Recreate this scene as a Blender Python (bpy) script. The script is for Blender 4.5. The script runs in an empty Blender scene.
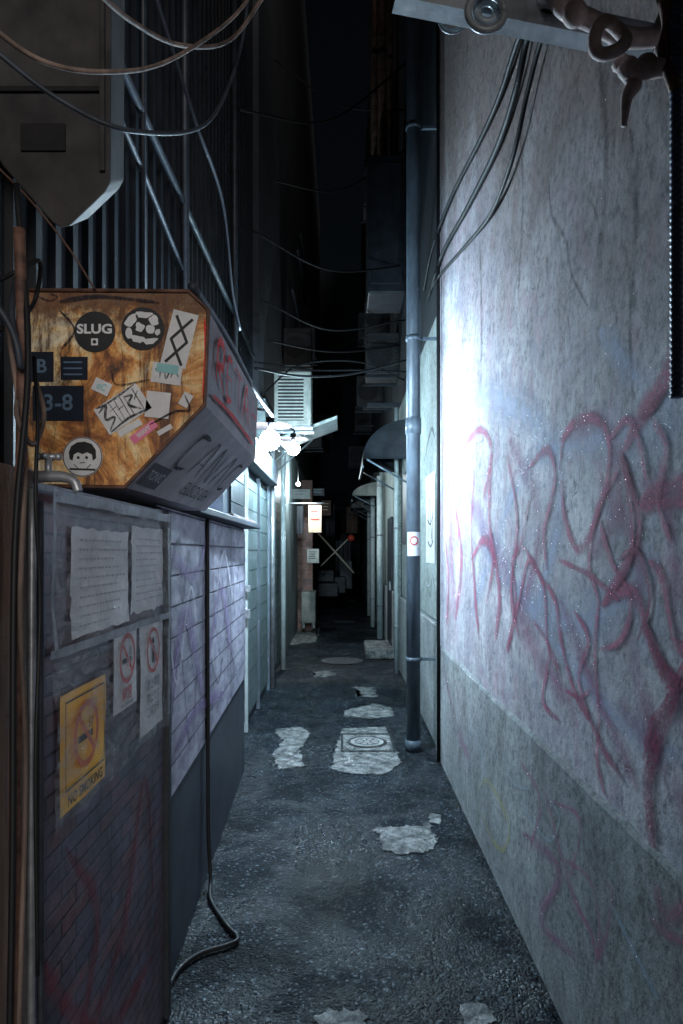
import bpy, math, random
from mathutils import Vector, noise as mnoise
random.seed(7)
F=682.7; CX=342.0; CY=552.0; H=1.6
scene=bpy.context.scene
COL=scene.collection
def P(px,py,y): return Vector(((px-CX)/F*y, y, H-(py-CY)/F*y))
def G(px,py,z=0.0):
    y=(H-z)*F/(py-CY); return Vector(((px-CX)/F*y,y,z))
# ------------------------------------------------------------ materials
def newmat(name):
    m=bpy.data.materials.new(name); m.use_nodes=True
    nt=m.node_tree; b=nt.nodes["Principled BSDF"]; return m,nt,b
def N(nt,t,**k):
    n=nt.nodes.new(t)
    for a,v in k.items(): setattr(n,a,v)
    return n
def ramp(nt,fac,stops):
    r=N(nt,"ShaderNodeValToRGB"); e=r.color_ramp.elements
    while len(e)<len(stops): e.new(0.5)
    for i,(p,c) in enumerate(stops):
        e[i].position=p; e[i].color=(c[0],c[1],c[2],1) if isinstance(c,tuple) else (c,c,c,1)
    nt.links.new(fac,r.inputs[0]); return r.outputs[0]
def noise(nt,scale,detail=5,rough=.6,stretch=None,dist=0):
    tc=N(nt,"ShaderNodeTexCoord"); mp=N(nt,"ShaderNodeMapping")
    nt.links.new(tc.outputs["Object"],mp.inputs[0])
    if stretch: mp.inputs["Scale"].default_value=stretch
    n=N(nt,"ShaderNodeTexNoise"); n.inputs["Scale"].default_value=scale
    n.inputs["Detail"].default_value=min(detail,6); n.inputs["Roughness"].default_value=rough
    n.inputs["Distortion"].default_value=dist
    nt.links.new(mp.outputs[0],n.inputs["Vector"]); return n.outputs["Fac"]
def mix(nt,fac,a,b,mode='MIX'):
    m=N(nt,"ShaderNodeMix",data_type='RGBA',blend_type=mode)
    for i,v in ((0,fac),(6,a),(7,b)):
        if isinstance(v,(int,float)): m.inputs[i].default_value=v
        elif isinstance(v,tuple): m.inputs[i].default_value=(v[0],v[1],v[2],1)
        else: nt.links.new(v,m.inputs[i])
    return m.outputs[2]
def bump(nt,b,h,strength=.3,dist=.01,prev=None):
    n=N(nt,"ShaderNodeBump"); n.inputs["Strength"].default_value=strength; n.inputs["Distance"].default_value=dist
    nt.links.new(h,n.inputs["Height"])
    if prev: nt.links.new(prev,n.inputs["Normal"])
    nt.links.new(n.outputs[0],b.inputs["Normal"]); return n.outputs[0]
def cracks(nt,scale,width,amp=.45,nsc=4):
    tc=N(nt,"ShaderNodeTexCoord"); v=N(nt,"ShaderNodeTexVoronoi",feature='DISTANCE_TO_EDGE'); v.inputs["Scale"].default_value=scale
    add=N(nt,"ShaderNodeVectorMath",operation='ADD'); nn=N(nt,"ShaderNodeTexNoise"); nn.inputs["Scale"].default_value=nsc; nn.inputs["Detail"].default_value=5
    nt.links.new(tc.outputs["Object"],nn.inputs["Vector"]); sc=N(nt,"ShaderNodeVectorMath",operation='SCALE'); sc.inputs["Scale"].default_value=amp
    nt.links.new(nn.outputs["Color"],sc.inputs[0]); nt.links.new(tc.outputs["Object"],add.inputs[0]); nt.links.new(sc.outputs[0],add.inputs[1])
    nt.links.new(add.outputs[0],v.inputs["Vector"])
    return ramp(nt,v.outputs["Distance"],[(0.0,.8),(width,0.0)])
_mc={}
def mat(name,c,c2=None,scale=8,rough=.7,metal=0,bmp=.25,dirt=.6,stretch=None,dirtcol=(.02,.018,.017),spec=.4):
    if name in _mc: return _mc[name]
    m,nt,b=newmat(name)
    c2=c2 or tuple(x*.6 for x in c)
    col=ramp(nt,noise(nt,scale,6,.65,stretch),[(.35,c2),(.62,c)])
    if dirt>0:
        d=ramp(nt,noise(nt,scale*.35,6,.7,(1,1,.35),.4),[(.42,0.0),(.68,dirt)])
        col=mix(nt,d,col,dirtcol)
    nt.links.new(col,b.inputs["Base Color"])
    b.inputs["Roughness"].default_value=rough
    b.inputs["Metallic"].default_value=metal
    b.inputs["Specular IOR Level"].default_value=spec
    if bmp: bump(nt,b,noise(nt,scale*6,4,.7),bmp,.004)
    _mc[name]=m; return m
def plaster(name,light,darkc,warm,brown=False,blot=False):
    m,nt,b=newmat(name)
    col=ramp(nt,noise(nt,1.7,6,.68,None,.5),[(.34,darkc),(.50,tuple((a+c)/2 for a,c in zip(light,darkc))),(.64,light)])
    st=ramp(nt,noise(nt,5,6,.7,(1,1,.16),.3),[(.44,0.0),(.70,.55)])
    col=mix(nt,st,col,warm)
    sp=ramp(nt,noise(nt,30,5,.78),[(.36,.45),(.52,1.0),(.75,1.15)])
    col=mix(nt,1.0,col,sp,'MULTIPLY')
    fine=ramp(nt,noise(nt,170,3,.8),[(.34,.5),(.55,1.0)])
    col=mix(nt,.7,col,fine,'MULTIPLY')
    if blot:
        bl=ramp(nt,noise(nt,3.3,6,.72,None,1.4),[(.52,0.0),(.66,.6)]); col=mix(nt,bl,col,(.22,.225,.30))
        b2=ramp(nt,noise(nt,2.3,6,.72,(1,1.2,.8),1.8),[(.52,0.0),(.66,.5)]); col=mix(nt,b2,col,(.38,.21,.27))
    if brown:
        tc=N(nt,"ShaderNodeTexCoord"); sep=N(nt,"ShaderNodeSeparateXYZ"); nt.links.new(tc.outputs["Object"],sep.inputs[0])
        ad=N(nt,"ShaderNodeMath",operation='MULTIPLY_ADD'); ad.inputs[1].default_value=2.0; nt.links.new(noise(nt,1.5,6,.7,None,.6),ad.inputs[0]); nt.links.new(sep.outputs[2],ad.inputs[2])
        a2=N(nt,"ShaderNodeMath",operation='MULTIPLY_ADD'); a2.inputs[1].default_value=-.55; nt.links.new(sep.outputs[1],a2.inputs[0]); nt.links.new(ad.outputs[0],a2.inputs[2])
        mr=N(nt,"ShaderNodeMapRange"); mr.inputs[1].default_value=2.0; mr.inputs[2].default_value=3.2; mr.inputs[4].default_value=.88; nt.links.new(a2.outputs[0],mr.inputs[0])
        gr=mix(nt,1.0,(.135,.098,.084),sp,'MULTIPLY')
        col=mix(nt,mr.outputs[0],col,gr)
    ck=cracks(nt,1.3,.006); msk=ramp(nt,noise(nt,2.1,2),[(.5,0.0),(.6,1.0)])
    col=mix(nt,mix(nt,msk,(0,0,0),ck),col,(.05,.045,.05))
    nt.links.new(col,b.inputs["Base Color"]); b.inputs["Roughness"].default_value=.85; b.inputs["Specular IOR Level"].default_value=.25
    p=bump(nt,b,noise(nt,150,4,.7),.45,.004); bump(nt,b,noise(nt,14,5,.62),.35,.02,p)
    return m
M_wall=plaster("plaster_wall",(.62,.62,.66),(.30,.29,.33),(.24,.20,.20),True,True)
M_base=plaster("plaster_base",(.38,.405,.41),(.19,.20,.21),(.14,.13,.12),False,False)
M_wall2=plaster("pale_wall",(.36,.40,.39),(.19,.22,.215),(.14,.14,.13))
def asphalt():
    m,nt,b=newmat("asphalt")
    tc=N(nt,"ShaderNodeTexCoord"); v=N(nt,"ShaderNodeTexVoronoi"); v.inputs["Scale"].default_value=95
    nt.links.new(tc.outputs["Object"],v.inputs["Vector"])
    sepc=N(nt,"ShaderNodeSeparateColor"); nt.links.new(v.outputs["Color"],sepc.inputs[0])
    agg=ramp(nt,sepc.outputs[0],[(0,(.0025,.004,.0065)),(.6,(.005,.008,.0125)),(.90,(.012,.017,.023)),(.99,(.11,.13,.15))])
    big=ramp(nt,noise(nt,1.7,6,.68,None,.6),[(.34,.4),(.66,1.8)])
    col=mix(nt,1.0,agg,big,'MULTIPLY')
    sp=ramp(nt,noise(nt,9,6,.8),[(.62,0.0),(.74,.22)])
    col=mix(nt,sp,col,(.035,.04,.046))
    nt.links.new(col,b.inputs["Base Color"])
    rr=ramp(nt,noise(nt,1.5,6,.7,None,.5),[(.40,.24),(.56,.6)]); nt.links.new(rr,b.inputs["Roughness"])
    ss=ramp(nt,noise(nt,1.5,6,.7,None,.5),[(.40,.32),(.56,.10)]); nt.links.new(ss,b.inputs["Specular IOR Level"])
    inv=N(nt,"ShaderNodeMath",operation='SUBTRACT'); inv.inputs[0].default_value=1; nt.links.new(v.outputs["Distance"],inv.inputs[1])
    p=bump(nt,b,inv.outputs[0],1.0,.006); p=bump(nt,b,noise(nt,5,5,.7),.7,.05,p)
    bump(nt,b,noise(nt,45,4,.7),.7,.010,p)
    return m
M_asph=asphalt()
def rust():
    m,nt,b=newmat("rusted_paint")
    col=ramp(nt,noise(nt,4.5,6,.72,None,.9),[(.32,(.05,.018,.009)),(.41,(.30,.10,.025)),(.48,(.66,.30,.08)),(.54,(.80,.56,.27)),(.62,(.80,.70,.50))])
    st=ramp(nt,noise(nt,12,6,.8,(1,1,.14),.9),[(.49,0.0),(.60,.93)])
    col=mix(nt,st,col,(.075,.024,.010))
    tc=N(nt,"ShaderNodeTexCoord"); sep=N(nt,"ShaderNodeSeparateXYZ"); nt.links.new(tc.outputs["Object"],sep.inputs[0])
    ad=N(nt,"ShaderNodeMath",operation='MULTIPLY_ADD'); ad.inputs[1].default_value=.34; nt.links.new(noise(nt,11,6,.75),ad.inputs[0]); nt.links.new(sep.outputs[2],ad.inputs[2])
    top=ramp(nt,ad.outputs[0],[(.575,0.0),(.64,.92)])
    col=mix(nt,top,col,(.10,.035,.012))
    fn=ramp(nt,noise(nt,70,4,.8),[(.35,.5),(.55,1.0)]); col=mix(nt,.7,col,fn,'MULTIPLY')
    nt.links.new(col,b.inputs["Base Color"]); b.inputs["Roughness"].default_value=.5
    bump(nt,b,noise(nt,45,5,.7),.5,.004); return m
M_rust=rust()
def worn():
    m,nt,b=newmat("worn_concrete")
    col=ramp(nt,noise(nt,9,6,.75),[(.38,(.03,.033,.037)),(.48,(.15,.155,.155)),(.62,(.36,.36,.35))])
    fn=ramp(nt,noise(nt,110,3,.8),[(.35,.4),(.55,1.0)]); col=mix(nt,.9,col,fn,'MULTIPLY')
    col=mix(nt,cracks(nt,4.5,.04,.3,9),col,(.02,.02,.023))
    nt.links.new(col,b.inputs["Base Color"]); b.inputs["Roughness"].default_value=.7
    p=bump(nt,b,noise(nt,90,4,.7),.8,.006); bump(nt,b,noise(nt,14,5,.7),.8,.02,p); return m
M_conc=worn()
def brickm(name,c1,c2,mortar,w,h,axis='YZ',rough=.7,sm=(.14,.13,.16),smk=.5):
    m,nt,b=newmat(name); tc=N(nt,"ShaderNodeTexCoord"); sep=N(nt,"ShaderNodeSeparateXYZ"); com=N(nt,"ShaderNodeCombineXYZ")
    nt.links.new(tc.outputs["Object"],sep.inputs[0]); nt.links.new(sep.outputs[1 if axis=='YZ' else 0],com.inputs[0]); nt.links.new(sep.outputs[2],com.inputs[1])
    br=N(nt,"ShaderNodeTexBrick"); br.inputs["Scale"].default_value=1; br.inputs["Brick Width"].default_value=w; br.inputs["Row Height"].default_value=h
    br.inputs["Mortar Size"].default_value=.0035; br.inputs["Color1"].default_value=(*c1,1); br.inputs["Color2"].default_value=(*c2,1); br.inputs["Mortar"].default_value=(*mortar,1)
    nt.links.new(com.outputs[0],br.inputs["Vector"])
    g=ramp(nt,noise(nt,6,6,.7),[(.35,.4),(.6,1.2)]); col=mix(nt,1.0,br.outputs["Color"],g,'MULTIPLY')
    st=ramp(nt,noise(nt,8,6,.75,(1,1,.6),1.0),[(.47,0.0),(.66,smk)]); col=mix(nt,st,col,sm)
    nt.links.new(col,b.inputs["Base Color"]); b.inputs["Roughness"].default_value=rough
    inv=N(nt,"ShaderNodeMath",operation='SUBTRACT'); inv.inputs[0].default_value=1; nt.links.new(br.outputs["Fac"],inv.inputs[1])
    p=bump(nt,b,inv.outputs[0],.8,.005); bump(nt,b,noise(nt,50,4),.4,.003,p); return m
M_part=brickm("dark_tile_cladding",(.065,.065,.10),(.12,.055,.065),(.010,.010,.018),.16,.042,rough=.4,sm=(.11,.12,.165),smk=.6)
M_brick=brickm("brown_brick",(.22,.11,.08),(.13,.07,.06),(.24,.22,.2),.21,.07,'XZ')
M_sid=mat("siding_paint",(.44,.43,.50),(.17,.16,.22),7,.5,0,.3,.75,(1,1,2.5),(.045,.04,.065))
M_lowdark=mat("blue_black_sheet",(.030,.040,.060),(.012,.016,.024),6,.5,0,.3,.4)
M_corr=mat("corrugated_dark",(.012,.016,.022),(.004,.006,.009),3,.6,.1,.2,.6,spec=.2)
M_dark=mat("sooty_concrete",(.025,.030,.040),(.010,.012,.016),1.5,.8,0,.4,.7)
M_dark2=mat("sooty_steel",(.028,.034,.044),(.012,.014,.019),6,.5,.3,.2,.5)
M_black=mat("black_rubber",(.010,.010,.012),(.007,.007,.008),20,.55,0,0,0,spec=.25)
M_galv=mat("galvanised_steel",(.38,.40,.43),(.22,.23,.25),12,.42,.5,.15,.5)
M_pole=mat("painted_pipe",(.13,.17,.21),(.06,.08,.10),9,.45,.1,.2,.6,(1,1,.3))
M_cond=mat("conduit",(.045,.055,.073),(.02,.025,.033),9,.55,.1,.1,.5,spec=.3)
M_whitep=mat("white_painted_pipe",(.50,.56,.56),(.32,.37,.38),5,.5,0,.1,.5)
M_ac=mat("aircon_cream",(.26,.27,.25),(.15,.16,.15),5,.55,0,.1,.6)
M_acd=mat("aircon_sooty",(.030,.030,.033),(.014,.014,.017),5,.6,0,.15,.6)
M_hood=mat("grey_sooty_casing",(.055,.052,.052),(.022,.021,.022),4,.7,0,.15,.7,spec=.15)
M_hoodp=mat("casing_recess",(.022,.021,.022),(.010,.010,.011),4,.8,0,.1,.6,spec=.1)
M_shut=mat("shutter_grey",(.17,.215,.225),(.09,.12,.125),4,.5,.1,.1,.75)
M_wood=mat("weathered_wood",(.24,.17,.14),(.06,.04,.032),14,.75,0,.5,.7,(1,1,.08))
M_rpipe=mat("rusty_pipe",(.20,.105,.075),(.06,.03,.022),18,.65,.2,.4,.4)
M_boxs=mat("box_side_paint",(.22,.13,.13),(.08,.045,.05),5,.5,0,.3,.7,None,(.06,.02,.015))
M_boxu=mat("box_underside_paint",(.62,.59,.61),(.38,.35,.38),6,.45,0,.25,.5,None,(.12,.09,.09))
M_iron=mat("cast_iron",(.11,.115,.12),(.045,.05,.055),16,.5,.3,.6,.4)
M_white=mat("dirty_white",(.70,.70,.70),(.50,.50,.52),9,.5,0,.05,.35,None,(.2,.19,.18))
M_paper=mat("poster_paper",(.76,.75,.75),(.52,.51,.53),5,.35,0,.3,.5,None,(.27,.26,.27))
M_yel=mat("yellow_sign",(.90,.50,.05),(.72,.34,.035),7,.4,0,.1,.35,None,(.30,.15,.03))
M_ink=mat("black_ink",(.015,.015,.018),(.01,.01,.012),20,.5,0,0,0)
M_bluek=mat("navy_tile",(.012,.02,.035),(.008,.012,.02),20,.3,0,.1,.2)
M_ltblue=mat("pale_blue_ink",(.10,.17,.25),(.06,.1,.16),20,.5,0,0,0)
M_red=mat("red_ink",(.52,.06,.05),(.36,.045,.04),20,.5,0,0,.2)
M_pink=mat("pink_ink",(.75,.22,.35),(.6,.15,.25),20,.5,0,0,0)
M_teal=mat("teal_ink",(.25,.5,.52),(.2,.4,.42),20,.5,0,0,0)
M_grey=mat("faded_grey_ink",(.09,.085,.09),(.05,.05,.055),12,.6,0,0,0)
M_redplastic=mat("red_plastic",(.6,.06,.03),(.5,.05,.03),20,.45,0,0,.2)
M_stick=mat("pale_stick",(.62,.56,.45),(.42,.38,.3),20,.6,0,0,.3)
M_pinkrag=mat("wrapped_joint_tape",(.62,.49,.46),(.36,.25,.24),16,.65,0,.5,.5,None,(.10,.065,.06))
M_bluepipe=mat("blue_spiral_conduit",(.07,.10,.18),(.035,.05,.095),16,.4,0,.1,.2)
M_brownw=mat("brown_building",(.13,.075,.055),(.07,.04,.033),3,.7,0,.3,.4)
M_beige=mat("beige_sign",(.75,.55,.40),(.62,.42,.3),9,.5,0,0,.2)
def spray(name,col,op=.8,soft=.55,sc=7,lo=.35):
    m,nt,b=newmat(name); b.inputs["Base Color"].default_value=(*col,1); b.inputs["Roughness"].default_value=.8; b.inputs["Specular IOR Level"].default_value=.15
    uv=N(nt,"ShaderNodeUVMap"); sep=N(nt,"ShaderNodeSeparateXYZ"); nt.links.new(uv.outputs[0],sep.inputs[0])
    a=N(nt,"ShaderNodeMath",operation='MULTIPLY_ADD'); a.inputs[1].default_value=2; a.inputs[2].default_value=-1; nt.links.new(sep.outputs[0],a.inputs[0])
    ab=N(nt,"ShaderNodeMath",operation='ABSOLUTE'); nt.links.new(a.outputs[0],ab.inputs[0])
    e=ramp(nt,ab.outputs[0],[(1-soft,1.0),(1.0,0.0)])
    n1=ramp(nt,noise(nt,sc,6,.75),[(.33,lo),(.58,1.0)]); n2=ramp(nt,noise(nt,90,3,.8),[(.35,.35),(.55,1.0)])
    al=mix(nt,1.0,mix(nt,1.0,e,n1,'MULTIPLY'),n2,'MULTIPLY')
    mm=N(nt,"ShaderNodeMath",operation='MULTIPLY'); mm.inputs[1].default_value=op; nt.links.new(al,mm.inputs[0])
    nt.links.new(mm.outputs[0],b.inputs["Alpha"]); return m
S_pink=spray("spray_pink",(.42,.11,.19),.85,.6,7,.35); S_dark=spray("spray_maroon",(.27,.055,.11),.9,.45)
S_fade=spray("spray_faded",(.42,.20,.29),.75,.7,4); S_blue=spray("spray_blue_white",(.50,.55,.72),.6,.85,3,.05)
S_haze=spray("spray_purple_haze",(.38,.17,.28),.65,.95,3,.1)
S_yel=spray("spray_yellow",(.45,.42,.2),.7,.5); S_wht=spray("spray_white",(.7,.7,.75),.7,.45,14)
S_bl2=spray("spray_pale_blue",(.38,.50,.62),.6,.6,6)
S_blk=spray("spray_black",(.02,.02,.03),.9,.35,14,.6); S_red=spray("spray_red",(.80,.06,.06),1,.3,14,.9); S_pur=spray("spray_purple",(.24,.17,.33),.65,.6)
S_scr=spray("spray_faded_black",(.05,.045,.07),.75,.5,9,.2)
S_mar2=spray("spray_dull_red",(.22,.05,.065),.5,.7); S_stain_shadow=spray("damp_stain_and_shadow",(.07,.05,.045),.6,.9,9,.1)
def film():
    m,nt,b=newmat("plastic_film"); b.inputs["Base Color"].default_value=(.42,.45,.49,1); b.inputs["Roughness"].default_value=.2
    a=ramp(nt,noise(nt,9,6,.7,(1,1,2),1.5),[(.42,.05),(.66,.45)]); nt.links.new(a,b.inputs["Alpha"])
    bump(nt,b,noise(nt,16,5,.65,(1,2.5,1),1.8),1.0,.012); return m
M_film=film()
M_tape=mat("silver_tape",(.30,.32,.35),(.12,.13,.15),14,.3,.1,.6,.6)
def emis(name,c,s):
    m,nt,b=newmat(name); b.inputs["Base Color"].default_value=(*c,1); b.inputs["Emission Color"].default_value=(*c,1); b.inputs["Emission Strength"].default_value=s
    try: m.cycles.emission_sampling='NONE'
    except Exception: pass
    return m
# ------------------------------------------------------------ object helpers
WL={}
def mk(name,verts,faces,m,parent=None,smooth=False,uvs=None,origin=None):
    vs=[Vector(v) for v in verts]
    if origin is None:
        lo=[min(v[i] for v in vs) for i in range(3)]; hi=[max(v[i] for v in vs) for i in range(3)]
        origin=Vector(((lo[0]+hi[0])/2,(lo[1]+hi[1])/2,lo[2]))
    origin=Vector(origin)
    me=bpy.data.meshes.new(name); me.from_pydata([v-origin for v in vs],[],faces); me.update()
    if uvs:
        l=me.uv_layers.new(name="UVMap")
        for lp in me.loops: l.data[lp.index].uv=uvs[lp.vertex_index]
    if m: me.materials.append(m)
    if smooth:
        for p in me.polygons: p.use_smooth=True
    o=bpy.data.objects.new(name,me); COL.objects.link(o); WL[o]=origin
    if parent: o.parent=parent; o.location=origin-WL[parent]
    else: o.location=origin
    return o
def empty(name,loc):
    o=bpy.data.objects.new(name,None); COL.objects.link(o); o.empty_display_size=.1; o.location=loc; WL[o]=Vector(loc); return o
def tag(o,label,cat,group=None,kind=None):
    o["label"]=label; o["category"]=cat
    if group: o["group"]=group
    if kind: o["kind"]=kind
    return o
def bev(o,w,seg=2):
    md=o.modifiers.new("bevel",'BEVEL'); md.width=w; md.segments=seg; md.limit_method='ANGLE'; return o
def boxg(x0,x1,y0,y1,z0,z1):
    v=[(x0,y0,z0),(x1,y0,z0),(x1,y1,z0),(x0,y1,z0),(x0,y0,z1),(x1,y0,z1),(x1,y1,z1),(x0,y1,z1)]
    f=[(0,3,2,1),(4,5,6,7),(0,1,5,4),(1,2,6,5),(2,3,7,6),(3,0,4,7)]
    return v,f
def box(name,x0,x1,y0,y1,z0,z1,m,parent=None,b=.004):
    v,f=boxg(x0,x1,y0,y1,z0,z1); o=mk(name,v,f,m,parent)
    if b: bev(o,b)
    return o
def join(parts):
    V=[];Fc=[]
    for v,f in parts:
        n=len(V); V+=list(v); Fc+=[tuple(i+n for i in q) for q in f]
    return V,Fc
def cat(pts,n=8):
    pts=[Vector(p) for p in pts]
    if len(pts)<3: return pts
    q=[pts[0]*2-pts[1]]+pts+[pts[-1]*2-pts[-2]]; out=[]
    for i in range(1,len(q)-2):
        a,b,c,d=q[i-1:i+3]
        for k in range(n):
            t=k/n; out.append(.5*((2*b)+(c-a)*t+(2*a-5*b+4*c-d)*t*t+(3*b-a-3*c+d)*t**3))
    out.append(pts[-1]); return out
def tubeg(pts,r,sides=10,smooth=True,n=8):
    pts=cat(pts,n) if smooth else [Vector(p) for p in pts]
    V=[];Fc=[]; up=Vector((0,0,1)); prev=None
    for i,p in enumerate(pts):
        t=(pts[min(i+1,len(pts)-1)]-pts[max(i-1,0)]).normalized()
        if prev is None:
            a=up if abs(t.dot(up))<.9 else Vector((1,0,0)); nrm=t.cross(a).normalized()
        else: nrm=(prev-t*prev.dot(t)).normalized()
        prev=nrm; bi=t.cross(nrm)
        rr=r(i/(len(pts)-1)) if callable(r) else r
        for k in range(sides):
            a=2*math.pi*k/sides; V.append(p+(nrm*math.cos(a)+bi*math.sin(a))*rr)
    for i in range(len(pts)-1):
        for k in range(sides):
            a=i*sides+k; b=i*sides+(k+1)%sides; Fc.append((a,b,b+sides,a+sides))
    Fc.append(tuple(range(sides-1,-1,-1))); Fc.append(tuple(range(len(V)-sides,len(V))))
    return V,Fc
def tube(name,pts,r,m,parent=None,sides=10,smooth=True,n=8):
    v,f=tubeg(pts,r,sides,smooth,n); return mk(name,v,f,m,parent,True)
def sphereg(c,r,seg=12,rings=8,sz=1):
    V=[];Fc=[];c=Vector(c)
    for i in range(rings+1):
        th=math.pi*i/rings
        for k in range(seg):
            a=2*math.pi*k/seg; V.append(c+Vector((math.sin(th)*math.cos(a)*r,math.sin(th)*math.sin(a)*r,math.cos(th)*r*sz)))
    for i in range(rings):
        for k in range(seg):
            a=i*seg+k;b=i*seg+(k+1)%seg; Fc.append((a,a+seg,b+seg,b))
    return V,Fc
class Fr:
    def __init__(s,o,u,v): s.o=Vector(o); s.u=Vector(u).normalized(); s.v=Vector(v).normalized(); s.n=s.u.cross(s.v)
    def p(s,a,b,off=0): return s.o+s.u*a+s.v*b+s.n*off
    def rot(s,a,b,ang):
        c=math.cos(ang);d=math.sin(ang); return Fr(s.p(a,b),s.u*c+s.v*d,s.v*c-s.u*d)
def drect(fr,a0,a1,b0,b1,off): return [fr.p(a0,b0,off),fr.p(a1,b0,off),fr.p(a1,b1,off),fr.p(a0,b1,off)],[(0,1,2,3)]
def ddisc(fr,a,b,r,off,n=32): return [fr.p(a+r*math.cos(2*math.pi*i/n),b+r*math.sin(2*math.pi*i/n),off) for i in range(n)],[tuple(range(n))]
def dring(fr,a,b,r0,r1,off,n=32):
    V=[]
    for i in range(n):
        t=2*math.pi*i/n
        for r in (r0,r1): V.append(fr.p(a+r*math.cos(t),b+r*math.sin(t),off))
    return V,[(2*i,2*i+1,(2*i+3)%(2*n),(2*i+2)%(2*n)) for i in range(n)]
def dline(fr,a,b,w,off):
    a=Vector(a);b=Vector(b);d=(b-a).normalized();q=Vector((-d.y,d.x))*w/2
    return [fr.p(*(a-q),off),fr.p(*(b-q),off),fr.p(*(b+q),off),fr.p(*(a+q),off)],[(0,1,2,3)]
def D(name,parts,m,parent=None,label=None):
    v,f=join(parts); o=mk(name,v,f,m,parent)
    if label: o["label"]=label
    return o
def slab(name,fr,a0,a1,b0,b1,t,m,parent=None,wob=0.0,off=0.002,rag=0):
    n=12;V=[];Fc=[]
    for j in range(n+1):
        for i in range(n+1):
            a=a0+(a1-a0)*i/n;b=b0+(b1-b0)*j/n
            w=wob*(mnoise.noise(Vector((a*9,b*9,a1*5)))+.5)
            if rag and (i in(0,n) or j in (0,n)): a+=rag*mnoise.noise(Vector((a*40,b*40,1))); b+=rag*mnoise.noise(Vector((a*40,b*40,7)))
            V.append(fr.p(a,b,off+t+w))
    for j in range(n):
        for i in range(n):
            k=j*(n+1)+i; Fc.append((k,k+1,k+n+2,k+n+1))
    return mk(name,V,Fc,m,parent,True)
def text(name,s,fr,a,b,size,off,m,parent=None,align='CENTER',bold=0,xs=1):
    c=bpy.data.curves.new("t",'FONT'); c.body=s; c.size=size; c.align_x=align; c.align_y='CENTER'; c.offset=bold; c.resolution_u=3
    o=bpy.data.objects.new("t",c); COL.objects.link(o)
    dg=bpy.context.evaluated_depsgraph_get(); me=o.evaluated_get(dg).to_mesh()
    V=[fr.p(a+v.co.x*xs,b+v.co.y,off) for v in me.vertices]; Fc=[tuple(p.vertices) for p in me.polygons]
    o.evaluated_get(dg).to_mesh_clear(); bpy.data.objects.remove(o); bpy.data.curves.remove(c)
    if not V: return None
    return mk(name,V,Fc,m,parent)
def ribbons(name,fr,strokes,m,parent,base=.002,smooth=True,ws=1.0):
    V=[];Fc=[];UV=[]
    for si,(pts,w) in enumerate(strokes):
        w*=ws
        pts=cat([Vector((p[0],p[1],0)) for p in pts],8) if smooth and len(pts)>2 else [Vector((p[0],p[1],0)) for p in pts]
        n0=len(V); L=len(pts)
        for i,p in enumerate(pts):
            t=(pts[min(i+1,L-1)]-pts[max(i-1,0)]).normalized(); q=Vector((-t.y,t.x,0))
            k=i/(L-1); ww=w*(.75+.45*mnoise.noise(Vector((si*3.1,k*4,.5))))*min(1,.35+6*k,.35+6*(1-k))
            off=base+si*.00006+k*.00005
            for s in (-1,0,1):
                V.append(fr.p(p.x+q.x*ww/2*s,p.y+q.y*ww/2*s,off)); UV.append(((s+1)/2,k))
        for i in range(L-1):
            a=n0+i*3; Fc+=[(a,a+3,a+4,a+1),(a+1,a+4,a+5,a+2)]
    return mk(name,V,Fc,m,parent,False,UV)
# ------------------------------------------------------------ ground
o=mk("ground",[(-60,-60,-.002),(60,-60,-.002),(60,120,-.002),(-60,120,-.002)],[(0,1,2,3)],M_asph,None,origin=(0,0,-.002)); o["kind"]="structure"; o["label"]="dark coarse damp asphalt alley floor"
def patch(name,px,m,z=.004,label="",catn="patch",par=None,jit=.012):
    pts=[G(*p) for p in px]; out=[]
    n=len(pts)
    for i in range(n):
        a,b=pts[i],pts[(i+1)%n]; k=max(2,int((b-a).length/.008))
        for j in range(k):
            p=a.lerp(b,j/k)
            def nn(o_): return jit*(2.2*mnoise.noise(p*11+o_)+1.3*mnoise.noise(p*37+o_)+.8*mnoise.noise(p*110+o_))
            out.append((p.x+nn(Vector((0,0,0))),p.y+nn(Vector((9,3,1))),z))
    top=len(out); V=out+[(x,y,-.001) for x,y,_ in out]
    Fc=[tuple(range(top))[::-1]]+[(i,(i+1)%top,top+(i+1)%top,top+i) for i in range(top)]
    o=mk(name,V,Fc,m,par)
    if not par: tag(o,label,catn)
    return o
patch("concrete_patch",[(276,730),(300,727),(310,733),(300,750),(303,766),(280,770),(272,755),(282,742)],M_conc,label="worn pale concrete repair patch in the asphalt")
patch("concrete_patch",[(345,711),(372,704),(392,708),(394,716),(372,719),(355,717),(343,716)],M_conc,label="narrow pale concrete repair patch in the asphalt")
patch("concrete_patch",[(376,830),(400,826),(425,826),(436,838),(424,854),(398,853),(380,850)],M_conc,label="cracked broken concrete patch in the asphalt",jit=.02)
patch("concrete_patch",[(430,814),(441,815),(440,824),(429,823)],M_conc,label="small scrap of pale mortar on the asphalt",jit=.006)
patch("concrete_patch",[(356,688),(372,687),(376,697),(360,698)],M_conc,label="small faint repair patch in the asphalt",jit=.03)
patch("concrete_patch",[(288,630),(318,628),(316,642),(290,645)],M_conc,label="pale concrete slab beside the wall foot",jit=.02)
patch("concrete_patch",[(458,1003),(485,1004),(500,1022),(470,1030)],M_conc,label="sliver of exposed concrete in the asphalt",jit=.01)
patch("concrete_patch",[(318,1016),(350,1010),(366,1035),(320,1040)],M_conc,label="rough mortar smear on the asphalt",jit=.02)
patch("concrete_patch",[(334,598),(350,597),(354,602),(336,603)],M_conc,label="pale far repair patch in the asphalt",jit=.05)
patch("concrete_patch",[(312,672),(330,670),(334,676),(316,678)],M_conc,label="small faint repair patch in the asphalt",jit=.03)
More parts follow.
